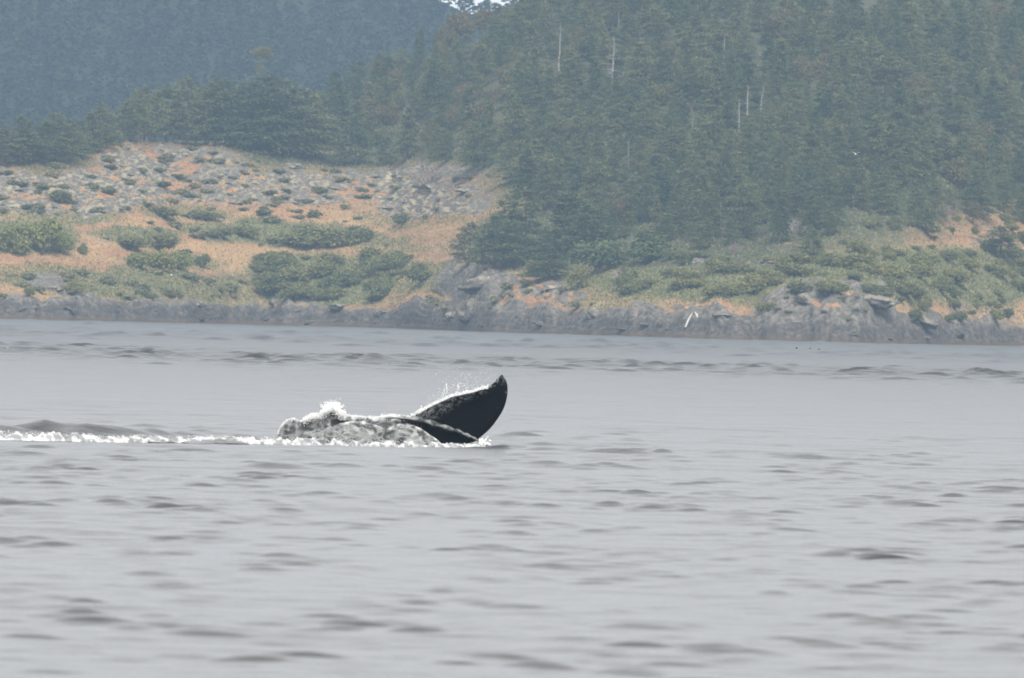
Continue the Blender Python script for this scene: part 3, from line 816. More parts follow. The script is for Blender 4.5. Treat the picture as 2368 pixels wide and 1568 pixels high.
for i, (u, v, wu, hu) in enumerate(KN):
    sized(('pine', 'fir')[i % 3 == 1], u, v, wu, hu, ['low dark tree at the very start of the treeline', 'pointed dark tree second along the treeline', 'short olive tree third along the treeline', 'rounded dark tree fourth along the treeline', 'tall dark tree standing before the pale gap in the treeline', 'narrow tree beside the pale gap in the treeline',
          'dark rounded tree below the knoll crest', 'wide dark tree below the knoll crest', 'tallest dark tree just below the knoll crest', 'small tree beside the heap of dead branches'][i], ('pine_tree', 'fir_tree')[i % 3 == 1], var=i)
KC = [(292, 316, 54, 92), (312, 316, 60, 118), (334, 318, 58, 132), (358, 324, 60, 126), (384, 332, 66, 140), (408, 334, 60, 128), (432, 336, 74, 160), (452, 336, 60, 138), (474, 336, 66, 142), (498, 338, 76, 164), (520, 338, 70, 158), (545, 338, 84, 140)]
for i, (u, v, wu, hu) in enumerate(KC):
    sized('pine', u, v, wu, hu, f"{['first', 'second', 'third', 'fourth', 'fifth', 'sixth', 'seventh', 'eighth', 'ninth', 'tenth', 'eleventh', 'last'][i]} tree along the dense olive stand on the knoll crest", 'pine_tree', var=(0, 2, 1, 3)[i % 4])
for i, (u, v, wu, hu) in enumerate([(585, 346, 100, 158), (622, 350, 110, 176), (668, 360, 108, 178), (708, 366, 90, 160), (640, 356, 90, 110)]):
    sized('fir', u, v, wu, hu, ['big dark layered fir beside the olive stand', 'big dark layered fir under the lone thin tree', 'big dark fir with two pointed tops', 'big dark fir at the meadow end of the fir group', 'lower dark fir filling the fir group'][i], 'fir_tree', var=(2, 6, 4, 2, 6)[i])

sized('pine', 1082, 612, 75, 100, 'dark bushy pine at the seaward tip of the shore thicket', 'pine_tree', var=4)
sized('pine', 1140, 622, 110, 128, 'broad dark pine in the middle of the shore thicket', 'pine_tree', var=1)
sized('pine', 1215, 604, 130, 170, 'tallest dark pine crowning the shore thicket', 'pine_tree', var=1)
sized('fir', 1268, 648, 78, 100, 'small dark conical fir before the shore thicket', 'fir_tree', var=2)
sized('pine', 1300, 590, 120, 150, 'dark pine at the inland side of the shore thicket', 'pine_tree', var=3)
sized('fir', 1352, 588, 90, 120, 'dark fir rising over the pale green shore bush', 'fir_tree', var=4)
sized('pine', 1195, 420, 90, 40, 'low wide dark pine at the top of the meadow', 'pine_tree', var=1)
sized('pine', 1879, 604, 58, 78, 'lone dark conical tree beside yellow lichened rocks', 'pine_tree', var=4)
sized('pine', 2142, 542, 62, 64, 'dark bushy tree between dry grass patches on the slope', 'pine_tree', var=1)
sized('pine', 2313, 598, 92, 78, 'large dark tree over the pale rocks at the slope edge', 'pine_tree', var=4)
sized('broad', 1378, 636, 140, 92, 'pale green rounded broadleaf tree by the shore thicket', 'broadleaf_tree', var=0)
sized('broad', 1495, 608, 140, 78, 'wide pale green broadleaf tree below two grey snags', 'broadleaf_tree', var=1)

# the lone tall tree with a bare stem and a flat tuft on top
g = ground_at(600, 318)
lone = thing('tall_pine_tree', 'lone tall thin tree with bare stem and flat tuft above the treeline', 'tree', g)
topz = at(600, 112, g.y).z - g.z
P_ = [(0, 0, -.5), (.15, 0, topz * .4), (-.1, 0, topz * .75), (.12, 0, topz * .97)]
V, F = tube_path(P_, [.26, .2, .14, .07], 6); link('trunk', np_mesh('trunk', V, F, True, None, M['bark']), lone)
Vs, Fs, Ts, off = [], [], [], 0
for (cx, cz, w_, h_, n_) in [(.6, -.35, 2.2, .9, 520), (-.7, -1.0, 2.4, .8, 420), (.9, -1.5, 1.7, .5, 210), (0, -2.6, 1.3, 2.6, 90), (0, -4.6, 1.7, 2.4, 160)]:
    rg = np.random.default_rng(int(900 + n_)); q = rg.normal(0, .42, (n_, 3)) * np.array([w_ / 1.1, w_ / 1.6, h_ / 1.1]) + np.array([cx, 0, topz + cz])
    d = unit(rg.normal(0, 1, (n_, 3))); sd = unit(np.cross(d, rg.normal(0, 1, (n_, 3))))
    V, F, T = quads(q, d, sd, np.full(n_, .22), np.full(n_, .10), rg.random(n_)); Vs.append(V); Fs.append(F + off); Ts.append(T); off += len(V)
link('crown', np_mesh('crown', np.concatenate(Vs), np.concatenate(Fs), False, {'tone': np.concatenate(Ts)}, M['lone']), lone)

# dead trees and snags: image column, base pixel row, height in pixels, kind, lean, description
SN = [(804, 334, 68, 1, .03, 'pale bare snag standing before the firs at the meadow edge'), (847, 262, 52, 2, 0, 'short pale snag among brownish trees behind the meadow'), (1018, 172, 36, 2, .25, 'crooked little snag on the upper wooded slope'),
      (1101, 308, 32, 4, .1, 'small white snag in the middle of the wood'), (1283, 318, 26, 4, .2, 'short leaning white stub in the wood'), (1413, 214, 134, 0, 0, 'tall grey dead tree with many bare branches high in the wood'),
      (1291, 150, 100, 4, 0, 'straight bare trunk under the ridge'), (1430, 48, 40, 2, 0, 'pair-like bare tip at the top of the wood'), (1297, 372, 66, 1, .12, 'leaning bare snag above the pale rock in the wood'), (1614, 126, 92, 0, .06, 'twisted dead tree with a reddish crown high in the wood'),
      (1672, 142, 74, 1, -.12, 'thin leaning snag next to the twisted dead tree'), (1707, 304, 86, 1, 0, 'first of three bare straight trunks halfway up the hillside'), (1726, 294, 104, 1, .02, 'middle and tallest of three bare straight trunks'),
      (1750, 286, 98, 1, .12, 'leaning last of three bare straight trunks'), (1597, 336, 80, 1, .03, 'crooked thin snag beside the dense firs'), (1817, 378, 32, 4, .15, 'short white stump low in the dark wood'), (1664, 508, 58, 3, .02, 'dead-topped conifer with flagged branches above the shore slope'),
      (2235, 204, 38, 2, 0, 'faint pale snag high above the slope'), (2362, 378, 70, 1, 0, 'reddish bare trunk at the picture edge of the wood'), (1462, 550, 36, 0, -.1, 'smaller grey snag above the wide pale tree'), (1511, 550, 38, 3, 0, 'branchy grey snag above the wide pale tree'),
      (322, 294, 46, 2, 0, 'slim grey trunk on the knoll crest'), (339, 294, 76, 1, .02, 'taller grey trunk on the knoll crest'), (1452, 372, 62, 3, 0, 'sparse grey tree in the open wood below the tall dead tree')]
for i, (u, v, hu, k, lean, lab) in enumerate(SN):
    g = ground_at(u, v + 14); m = KPX * g.y; g.y -= 3.5; g.z = ground_z(g.x, g.y) - .1
    s_ = hu * m / 10 * 1.12
    place('dead_tree', SNAG[k], g, (max(s_, .25), max(s_, .25), s_), rt.uniform(0, 6.28) if k in (0, 1) else 0.0, lab, 'dead tree', 'dead trees in the wood', (0, lean))
for i, (u, v, wu, hu, lab) in enumerate([(990, 432, 95, 58, 'big leafless grey bush on the rocks above the meadow'), (1048, 618, 44, 40, 'grey leafless bush at the tip of the shore thicket'), (1838, 548, 70, 48, 'pale tangle of dead roots and branches at the wood edge'),
        (300, 326, 70, 34, 'grey heap of dead branches on the knoll crest'), (545, 312, 66, 54, 'leaning dead branches before the big dark fir'), (1695, 590, 30, 36, 'small bare twiggy bush above the yellow rocks'), (2180, 505, 60, 36, 'pale dead branches fallen across the upper slope'),
        (1250, 385, 62, 22, 'low brownish leafless bush beside the pale rock in the wood'), (1440, 655, 60, 34, 'brown bare bush beside the small green bush'), (1103, 622, 26, 20, 'little bare bush under the broad pine')]):
    g = ground_at(u, v); m = KPX * g.y
    place('bare_bush', [TWIG[i % 3]], g, (wu * m / 3.2, wu * m / 3.2, hu * m / 2.4), rt.uniform(0, 6.28), lab, 'bush', 'leafless bushes')

# bushes and thickets
BS = [(40, 586, 90, 62, 'bright green bush at the west end of the meadow'), (95, 588, 100, 74, 'largest bright green bush of the meadow clump'), (140, 584, 60, 46, 'smaller bush closing the bright green meadow clump'), (190, 588, 26, 24, 'small round bush beside the bright green clump'),
      (143, 470, 66, 30, 'dark green bush under the rocky knoll'), (300, 576, 90, 34, 'low grey-green bush in the dry meadow'), (360, 576, 90, 36, 'wider low grey-green bush in the dry meadow'), (325, 624, 60, 40, 'first bush of the upright yellow-green row'), (368, 625, 66, 44, 'middle bush of the upright yellow-green row'),
      (412, 624, 60, 42, 'last bush of the upright yellow-green row'), (466, 618, 36, 32, 'small separate bush next to the yellow-green row'), (500, 552, 70, 26, 'green bush in the middle of the dry meadow'), (560, 548, 70, 26, 'flat green bush in the middle of the dry meadow'),
      (700, 572, 120, 44, 'wide green bush at the meadow centre'), (770, 574, 110, 46, 'dark green bush at the meadow centre'), (830, 560, 80, 34, 'bush at the inland end of the meadow centre clump'), (932, 520, 46, 20, 'small dark bush below the rocks'), (396, 690, 48, 22, 'small round bush on the green bank above the shore'),
      (167, 680, 52, 28, 'green bush beside the grey boulder on the bank'), (68, 684, 26, 22, 'tiny bush before the grey boulder on the bank'), (350, 690, 30, 16, 'little bush on the green bank above the shore rocks'), (1243, 638, 62, 48, 'round olive bush under the shore thicket'), (1339, 668, 52, 48, 'round dark bush above the dry shore grass'),
      (1448, 668, 56, 34, 'small dark bush left of the green shore slope'), (1773, 718, 46, 20, 'small round bush on the shore rocks'), (1920, 676, 44, 28, 'dark bush on top of the rocky shore mound'), (1838, 640, 84, 30, 'dark bush beside the rocky shore mound top'), (1708, 632, 80, 22, 'low bush under the yellow lichened rocks'),
      (975, 655, 66, 42, 'dark bush at the top of the shore bank'), (880, 690, 70, 36, 'dark bush over the shore gully'), (376, 500, 80, 26, 'dark bush at the foot of the rocky knoll'), (480, 508, 80, 22, 'low dark bush at the foot of the rocky knoll'), (905, 600, 50, 16, 'low bush in the lower meadow')]
for i, (u, v, wu, hu, lab) in enumerate(BS):
    sized('bright' if ('bright' in lab and 'beside' not in lab) or 'yellow-green row' in lab and 'separate' not in lab else 'bush', u, v, wu * 1.15, hu * 1.2, lab, 'bush', 'bush', 'bushes of the meadow and bank', var=i)
def scatter(n, u0, u1, v0, v1, w0, w1, aspect, kind, label, name, group, keep=None, cat='bush'):
    for i in range(n):
        for _ in range(20):
            u = rt.uniform(u0, u1); v = rt.uniform(v0, v1)
            if keep is None or keep(u, v): break
        w = w0 + (w1 - w0) * rt.random() ** 1.6
        sized(kind, u, v, w, w * aspect * rt.uniform(.75, 1.25), 'bush', name, cat, group, var=int(rt.integers(6)))
        register(LAST[0], u, v, label, 'land')
front_v = lambda u: float(np.interp(u, fu, fv))
scatter(185, 0, 1170, 345, 502, 10, 56, .32, 'shrub', 'small dark shrub', 'shrub', 'small shrubs on the rocky knoll', lambda u, v: v > front_v(u) + 10)
scatter(46, 590, 960, 608, 700, 46, 90, .46, 'bush', 'grey-green thicket bush', 'bush', 'bushes of the thicket above the gully')
scatter(30, 180, 1060, 500, 600, 20, 60, .36, 'shrub', 'low green meadow shrub', 'shrub', 'shrubs in the dry meadow')
scatter(36, 0, 560, 632, 694, 26, 60, .30, 'shrub', 'low green bank shrub', 'shrub', 'shrubs on the grassy bank')
scatter(80, 1420, 2380, 590, 690, 40, 95, .40, 'bush', 'green scrub bush', 'bush', 'green scrub on the shore slope')
scatter(34, 1930, 2380, 510, 610, 24, 60, .55, 'bush', 'dark upper slope shrub', 'bush', 'dark shrubs on the upper slope')
scatter(22, 1750, 2150, 660, 740, 16, 38, .5, 'shrub', 'small rock-grown shrub', 'shrub', 'shrubs on the rocky mound')
scatter(22, 960, 1420, 640, 720, 18, 46, .45, 'shrub', 'small shore shrub', 'shrub', 'shrubs on the sloping shore rocks')
scatter(22, 2100, 2380, 670, 750, 24, 60, .55, 'bush', 'low shore scrub bush', 'bush', 'scrub above the low shore')

# rocks
def rock_at(u, v, wu, hu, label, shore=False, name='rock', group=None, var=0, tilt=(0, 0), rz=None, sink=.58):
    g = ground_at(u, v); m = KPX * g.y
    me = (SROCKS if shore else ROCKS)[var % 4]
    sx = wu * m / 2; sz = hu * m / 2 / .55
    g.z += hu * m * (.5 - sink)
    return place(name, [me], g, (sx, sx * 1.1, sz), rt.uniform(0, 6.28) if rz is None else rz, label, 'rock', group, tilt)
    
for i, a_ in enumerate([(1085, 716, 86, 52, 'big tilted grey slab leaning at the shore', 0, .45), (1050, 726, 50, 36, 'angular rock before the tilted slab', 1, .2), (1120, 650, 130, 40, 'broad grey rock dome above the tilted slab', 2, -.2), (1275, 668, 80, 34, 'pale ridge rock next to the dome', 3, -.2),
          (118, 668, 78, 36, 'grey boulder on the green bank', 1, -.1), (1620, 608, 74, 22, 'yellow lichened low rock at the slope top', 0, 0), (1785, 604, 90, 20, 'second yellow lichened rock beside the lone dark tree', 3, .05), (1385, 722, 110, 34, 'rounded grey bluff with a pale streaked top', 2, 0), (1880, 690, 120, 52, 'steep side of the rocky shore mound', 0, .2),
          (2020, 690, 140, 54, 'rounded top of the rocky shore mound', 1, .1), (2120, 735, 110, 44, 'sloping end of the rocky shore mound', 3, .3), (790, 712, 90, 30, 'grey outcrop beside the gully mouth', 1, -.2), (890, 722, 80, 26, 'flat outcrop with dry grass on top', 2, 0), (640, 700, 50, 34, 'steep slab on the bank', 0, .5), (1675, 728, 70, 20, 'low rock ledge beside the driftwood', 3, 0), (455, 700, 60, 16, 'pale end rock of the dark promontory', 2, 0), (1255, 378, 60, 22, 'pale rock showing through the wood', 0, 0)]):
    u, v, wu, hu, lab, var, tl = a_
    rock_at(u, v, wu, hu, lab, False, 'rock', 'grey outcrops along the shore', var, (0, tl), None)
for i in range(18):
    u = rt.uniform(0, 2390)
    sh = float(np.interp(u, [0, 440, 446, 900, 1183, 1700, 2367], [737, 746, 742, 758, 769, 785, 800]))
    v = sh - rt.uniform(2, 36)
    w = rt.uniform(18, 62)
    t_ = rock_at(u, v, w, w * rt.uniform(.18, .34), 'rock', True, 'shore_rock', 'dark rocks at the waterline', int(rt.integers(4)), (rt.normal(0, .15), rt.normal(0, .15)), None, .55)
    register(t_, u, v, ('large' if w > 40 else 'small') + ' dark weedy rock', 'land')
for i in range(40):
    u = rt.uniform(0, 1180); v = rt.uniform(340, 495)
    if v < front_v(u) + 6: continue
    w = rt.uniform(26, 84)
    t_ = rock_at(u, v, w, w * rt.uniform(.14, .26), 'rock', False, 'rock', 'lichened rocks of the knoll', int(rt.integers(4)), (rt.normal(0, .1), rt.normal(0, .15)))
    register(t_, u, v, ('broad' if w > 52 else 'small') + ' grey lichened rock', 'land')

# low ground cover: dry grass tufts and green scrub leaves, too small and many to count
cr = np.random.default_rng(31)
def cover(name, n, weight, size, tall, colours, label, cat):
    w = weight[11:400] * np.gradient(TY, axis=0)[11:400] * np.abs(np.gradient(TX, axis=1))[11:400]
    w = np.where(np.abs(A_COL)[None, :] < 0.043, w, 0.0).ravel(); w /= w.sum()
    idx = cr.choice(len(w), n, p=w); ii = idx // NA + 11; jj = idx % NA
    dj = cr.uniform(-.5, .5, n)
    P = np.stack([TX[ii, jj] + dj * 0.3, TY[ii, jj] + cr.uniform(-.4, .4, n), TZ[ii, jj] + tall * cr.uniform(.05, .7, n)], -1)
    up = np.array([0, 0, 1.0]); d = unit(cr.normal(0, .55, (n, 3)) + up * (1.0 if tall > .3 else .6)); sd = unit(np.cross(d, cr.normal(0, 1, (n, 3))))
    V, F, T = quads(P, d, sd, size * cr.uniform(.6, 1.3, n), size * cr.uniform(.35, .7, n), cr.random(n))
    m = Mat(name, .95, .1); m.col(m.mix(m.attr('tone'), *colours))
    o = link(name, np_mesh(name, V, F, False, {'tone': T}, m.m)); tag(o, label, cat, kind='stuff')
open_m = (1 - beyond) * (1 - forest_m)
gm = mask[..., 1]
cover('dry_grass', 40000, (1 - gm) * open_m * (1 - 0.9 * sstep(.35, .6, rock_cov)) * (1 - tide), .20, .30, ((.26, .170, .095), (.37, .26, .145)), 'tawny dry grass of the meadow and rock ledges', 'grass')
cover('green_scrub', 100000, np.maximum(np.maximum(gm, 0.75 * rock_m * sstep(-.05, .4, nzB)) * open_m, 0.55 * forest_m * sstep(330, 230, S2)) * (1 - sstep(.35, .6, rock_cov)) * (1 - tide), .26, .55, ((.094, .102, .048), (.185, .180, .084)), 'low green scrub covering the bank and shore slope', 'scrub')
# driftwood
for (u, v, hu, ln, lab) in [(1584, 754, 32, .5, 'bleached white driftwood log leaning on the shore rocks'), (1612, 731, 9, -.7, 'short bleached driftwood piece on the rock ledge')]:
    g = ground_at(u, v); m = KPX * g.y; rg = np.random.default_rng(int(u))
    h_ = hu * m
    P_ = [(0, 0, -.2), (.34 * h_ * ln, .1, h_ * .35), (.74 * h_ * ln, .1, h_ * .75), (h_ * ln, 0, h_)]
    parts = [tube_path(P_, [.15, .20, .16, .05], 8)]
    V, F = join(parts)
    o = link('driftwood_log', np_mesh('driftwood_log', V, F, True, None, M['drift'])); o.location = g - Vector((0, 1.5, 0))
    tag(o, lab, 'driftwood')

# the wood on the far hill reads as one mass
fr = np.random.default_rng(77)
LOW = [conifer(900 + i, 15.0, R_, .06, p_, 26, 6, .12, 'fir', 1.05, .22)[2] for i, (R_, p_) in enumerate([(3.4, .8), (3.0, .9), (3.8, .7), (2.7, 1.0)])]
Vs, Fs, Ts, Hs, off = [], [], [], [], 0
nfar = 0
for s_ in np.arange(0.02, 1.0, 0.024):
    for a0 in np.arange(-0.056, 0.012, 0.00138):
        a_ = a0 + fr.uniform(-.0006, .0006); s1 = float(np.clip(s_ + fr.uniform(-.012, .012), 0, 1))
        i = s1 * (len(fs) - 1); i0 = int(min(i, len(fs) - 2)); j = int(np.clip(np.searchsorted(fa, a_), 1, len(fa) - 1))
        y = FYg[i0] + (i - i0) * (FYg[1] - FYg[0]); z = FZ[i0, j] + (i - i0) * (FZ[i0 + 1, j] - FZ[i0, j])
        el = (z - EYE) / y
        # nothing of the wood shows below the island's skyline or far above the view
        if el < 0.0088 or el > 0.0262: continue
        V, F, T = LOW[int(fr.integers(4))]
        sc = fr.uniform(.65, 1.15); an = fr.uniform(0, 6.28); ca, sa = math.cos(an), math.sin(an)
        X = V[:, 0] * ca - V[:, 1] * sa; Y = V[:, 0] * sa + V[:, 1] * ca
        Vs.append(np.stack([X * sc + a_ * y, Y * sc + y, V[:, 2] * sc + z - .3], -1)); Fs.append(F + off); Ts.append(T); Hs.append(np.full(len(V), fr.random())); off += len(V); nfar += 1
ff = Mat('far_needles', .9, .1)
ff.col(ff.mix(ff.attr('tone'), ff.mix(ff.attr('hue'), (.014, .022, .015), (.034, .040, .020)), ff.mix(ff.attr('hue'), (.020, .030, .019), (.046, .052, .026))))
fo = link('far_forest', np_mesh('far_forest', np.concatenate(Vs), np.concatenate(Fs), False, {'tone': np.concatenate(Ts), 'hue': np.concatenate(Hs)}, ff.m))
tag(fo, 'blue hazy conifer forest covering the distant hill', 'forest', kind='stuff')
print('far trees', nfar, 'faces', len(fo.data.polygons), 'objects', len(bpy.data.objects))


# ------------------------------------------------------------------ the whale's tail
WD = 390.0
def catmull(P, n):
    P = np.asarray(P, float); P = np.concatenate([2 * P[:1] - P[1:2], P, 2 * P[-1:] - P[-2:-1]])
    out = []
    m = len(P) - 3
    for x in np.linspace(0, m - 1e-6, n):
        i = int(x); t = x - i; a, b, c, d = P[i:i + 4]
        out.append(.5 * ((2 * b) + (c - a) * t + (2 * a - 5 * b + 4 * c - d) * t * t + (3 * b - a - 3 * c + d) * t ** 3))
    return np.array(out)
def wp(u, v, dy):
    return np.array(at(u, v, WD + dy))
# stations from the tip of the raised lobe, through the root, to the lobe lying in the water: leading edge, trailing edge, thickness
FL = [((1161.5, 867, .36), (1159, 867, .34), .012), ((1170, 880, .46), (1149, 876, .30), .035), ((1173.5, 897, .54), (1138, 888, .26), .055), ((1172, 918, .62), (1120, 899, .22), .075), ((1165, 943, .70), (1088, 908, .16), .095),
      ((1150, 969, .78), (1045, 918, .10), .12), ((1130, 994, .84), (1000, 938, .05), .15), ((1104, 1016, .9), (957, 961, .0), .18), ((1062, 1046, .8), (912, 984, -.05), .24), ((1005, 1062, .6), (880, 992, -.1), .30),
      ((930, 1062, .3), (850, 990, -.1), .24), ((850, 1056, 0.), (800, 1000, -.2), .16), ((770, 1042, -.2), (752, 1012, -.3), .09), ((722, 1030, -.3), (720, 1026, -.3), .02)]
NSt, NSec = 150, 22
Lp = catmull([wp(*f[0]) for f in FL], NSt); Tp = catmull([wp(*f[1]) for f in FL], NSt)
Th = np.interp(np.linspace(0, len(FL) - 1, NSt), range(len(FL)), [f[2] for f in FL])
wr = np.random.default_rng(5)
ser = 0.024 * np.sin(np.arange(NSt) * 1.7) + 0.024 * wr.normal(0, 1, NSt)          # ragged trailing edge
chord = Tp - Lp
Tp = Tp + unit(chord) * (ser * np.clip(np.linalg.norm(chord, axis=1) / .5, 0, 1))[:, None]
chord = Tp - Lp
span = np.gradient((Lp + Tp) / 2, axis=0)
nrm = unit(np.cross(unit(span), unit(chord)))
V, ed, sp = [], [], []
for i in range(NSt):
    for k in range(NSec):
        ph = 2 * math.pi * k / NSec
        c = .5 - .5 * math.cos(ph)
        prof = 2.2 * math.sqrt(max(c, 0)) * (1 - c) ** 0.9 * (1 if math.sin(ph) >= 0 else -1) * (abs(math.sin(ph)) > 1e-6)
        camber = .05 * math.sin(math.pi * c)
        V.append(Lp[i] + chord[i] * c + nrm[i] * (Th[i] * .5 * prof + camber * np.linalg.norm(chord[i])))
        ed.append(c); sp.append(i / (NSt - 1))
V = np.array(V); i_ = np.arange(NSt * NSec).reshape(NSt, NSec); j_ = np.roll(i_, -1, 1)
F = np.stack([i_[:-1], j_[:-1], j_[1:], i_[1:]], -1).reshape(-1, 4)
# tail stock running down into the sea
ring = 20
stock_p = catmull([wp(985, 1032, .30), wp(968, 1050, .9), wp(950, 1085, 2.0), wp(930, 1150, 3.8), wp(905, 1240, 6.2)], 24)
stock_r = np.interp(np.linspace(0, 1, 24), [0, .15, .5, 1], [.10, .22, .42, .75])
Vt, Ft = tube_path(stock_p, stock_r, ring)
Vw = np.concatenate([V, Vt]); Fw = np.concatenate([F, Ft + len(V)])
ed = np.concatenate([ed, np.zeros(len(Vt))]); sp = np.concatenate([sp, np.full(len(Vt), .6)])
wm = Mat('whale_skin', 0.36, 0.12)
edge_f = wm.smooth(wm.attr('edge'), .66, .94)
tip_f = wm.smooth(wm.attr('span'), .16, .0)
spk = wm.smooth(wm.noise(7.0, 4, .7), .42, .58)
spk2 = wm.smooth(wm.noise(22.0, 3, .6), .38, .58)
pale = wm.math('MULTIPLY', wm.math('MAXIMUM', edge_f, wm.math('MULTIPLY', tip_f, .8)), wm.math('MULTIPLY', spk, spk2))
few = wm.math('MULTIPLY', wm.smooth(wm.noise(6.0, 3, .6), .66, .74), .35)
wm.col(wm.mix(wm.math('MINIMUM', wm.math('ADD', wm.math('MULTIPLY', pale, .75), few), 1.0), (.0035, .0035, .0045), (.36, .38, .39)))
wh = link('whale', np_mesh('whale', Vw, Fw, True, {'edge': ed, 'span': sp}, wm.m))
tag(wh, 'black whale tail fluke raised out of the water with white flecked trailing edge', 'whale')

# ------------------------------------------------------------------ white water
fo_m = Mat('sea_foam', .8, .2)
fo_m.col(fo_m.mix(fo_m.smooth(fo_m.noise(4.0, 5, .65), .40, .60), (.20, .21, .22), (.56, .56, .56)))
fo_m.b.inputs['Subsurface Weight'].default_value = 0.0
sp_m = Mat('white_spray', .8, .2); sp_m.col((.80, .80, .80))
sw = Mat('broken_water', .22, .5)
sw.b.inputs['IOR'].default_value = 1.333
f_at = sw.attr('froth')
vein = sw.math('SUBTRACT', 1.0, sw.smooth(sw.math('ABSOLUTE', sw.math('SUBTRACT', sw.noise(1.35, 3, .5, sc=(1, .6, 1.5)), .5)), 0.0, .075))
blot = sw.smooth(sw.noise(2.2, 4, .6), .46, .66)
fq = sw.math('MINIMUM', sw.math('ADD', f_at, sw.math('MAXIMUM', sw.math('MULTIPLY', vein, .26), sw.math('MULTIPLY', blot, .24))), 1.0)
sw.col(sw.mix(fq, (.030, .034, .034), (.60, .61, .61)))
rr = sw.n.new('ShaderNodeMapRange'); rr.inputs[3].default_value = .15; rr.inputs[4].default_value = .8
sw.l.new(fq, rr.inputs[0]); sw.l.new(rr.outputs[0], sw.b.inputs['Roughness'])
sw.bump(sw.noise(4.0, 3, .5), .35, .06)

def mound(name, tab, vb, d0, depth, label, lean=.0, lump=.07, crest=.22, nu=150, nphi=46, seed=0):
    """A wall of thrown-up water: crest pixel rows by image column, half-round in section, lumpy."""
    us_ = np.linspace(tab[0][0], tab[-1][0], nu); vc = np.interp(us_, [t[0] for t in tab], [t[1] for t in tab])
    V, fr_ = [], []
    for i, u in enumerate(us_):
        b = at(u, vb, d0); tpt = at(u, vc[i], d0); h = max(tpt.z - b.z, .02)
        endf = math.sin(math.pi * (i + .0) / (nu - 1)) ** .35
        for k in range(nphi):
            ph = math.pi * k / (nphi - 1)
            V.append((b.x, d0 - depth * endf * math.cos(ph) * (1.15 - .35 * math.sin(ph)) + lean * h * math.sin(ph), b.z - .12 + (h + .12) * math.sin(ph) ** .85)); fr_.append(sstep(1 - crest, 1.0, math.sin(ph)))
    V = np.array(V)
    n_ = fbm(V[:, 0] * 1.5 + seed, V[:, 2] * 2.2 + V[:, 1] * 1.1, 2); n2_ = fbm(V[:, 0] * 6 + seed, V[:, 2] * 8 + V[:, 1] * 4, 3)
    rel = np.clip((V[:, 2]) / .5, 0, 1)
    V[:, 1] -= (lump * 3.0 * n_ + lump * .35 * n2_)
    V[:, 2] += lump * .7 * n_ * rel + lump * .25 * n2_ * rel
    fa_ = np.clip(np.array(fr_) * (.40 + .9 * fbm(V[:, 0] * 4, V[:, 2] * 4, 3)) + .14 * n_ - .04, 0, 1)
    o = link(name, np_mesh(name, V, grid_faces(nu, nphi), True, {'froth': fa_}, sw.m))
    tag(o, label, 'splash', kind='stuff')
    return us_, vc
CR = [(632, 1014), (640, 1002), (650, 984), (662, 971), (680, 968), (692, 974), (705, 968), (722, 959), (735, 960), (748, 951), (758, 944), (768, 940), (778, 946), (790, 955), (805, 960), (830, 963), (855, 965), (880, 964), (905, 961), (930, 965), (950, 966), (972, 980), (985, 1008)]
mound('splash', CR, 1026, 391.2, .95, 'tumbling grey and white water thrown up beside the whale tail', .1)
mound('splash', [(690, 1016), (715, 996), (745, 990), (785, 978), (810, 972), (835, 974), (860, 980), (885, 990), (905, 1008), (915, 1020)], 1028, 389.6, .7, 'rounded glassy lump of water before the larger splash', 0, .06, .2, 110, 36, 9)
mound('splash', [(872, 1014), (895, 990), (920, 980), (945, 980), (972, 990), (995, 1006), (1015, 1020)], 1028, 388.9, .40, 'low dark and white churn against the base of the fluke', 0, .05, .25, 60, 26, 15)
# sheet of water sliding off the fluke
sh_p = catmull([wp(890, 966, -.25), wp(945, 968, -.2), wp(1005, 981, .05), wp(1058, 998, .35), wp(1090, 1011, .55), wp(1116, 1024, .7)], 60)
sh_w = np.interp(np.linspace(0, 1, 60), [0, .3, .7, 1], [.015, .09, .065, .03])
Vsh = []
for i in range(60):
    for k in range(12):
        a_ = 2 * math.pi * k / 12
        Vsh.append(sh_p[i] + np.array([.02 * math.cos(a_), .22 * math.cos(a_) , sh_w[i] * math.sin(a_) * (1 + .25 * math.sin(i * .9))]))
i_ = np.arange(60 * 12).reshape(60, 12); j_ = np.roll(i_, -1, 1)
o = link('water_sheet', np_mesh('water_sheet', np.array(Vsh), np.stack([i_[:-1], j_[:-1], j_[1:], i_[1:]], -1).reshape(-1, 4), True, {'froth': np.tile(np.where(np.arange(12) < 5, .10, .0), 60)}, sw.m))
tag(o, 'streaked sheet of water sliding off the lower edge of the fluke', 'water', kind='stuff')

# the white line of foam along the wake
fU = [-60, 0, 60, 120, 200, 270, 350, 410, 470, 556, 586, 640, 693, 724, 780, 841, 900, 944, 1000, 1040, 1076, 1100, 1122]
fT = [1000, 999, 1000, 1003, 1006, 1007, 1009, 1010, 1010, 1011, 1011, 1012, 1013, 1016, 1017, 1018, 1020, 1022, 1025, 1026, 1026, 1024, 1031]
fB = [1020, 1021, 1021, 1024, 1025, 1022, 1019, 1017, 1015, 1016, 1024, 1028, 1031, 1033, 1034, 1034, 1034, 1034, 1034, 1034, 1034, 1034, 1034]
nu = 900
uu = np.linspace(fU[0], fU[-1], nu); vt = np.interp(uu, fU, fT) + 3.2 * perlin(uu / 34, uu * 0) + 3.4 * perlin(uu / 12, uu * 0 + 2) + 2.0 * perlin(uu / 5, uu * 0 + 4); vb = np.interp(uu, fU, fB) + 3.6 * perlin(uu / 44, uu * 0 + 9) + 2.4 * perlin(uu / 13, uu * 0 + 12)
V = []
fd = []
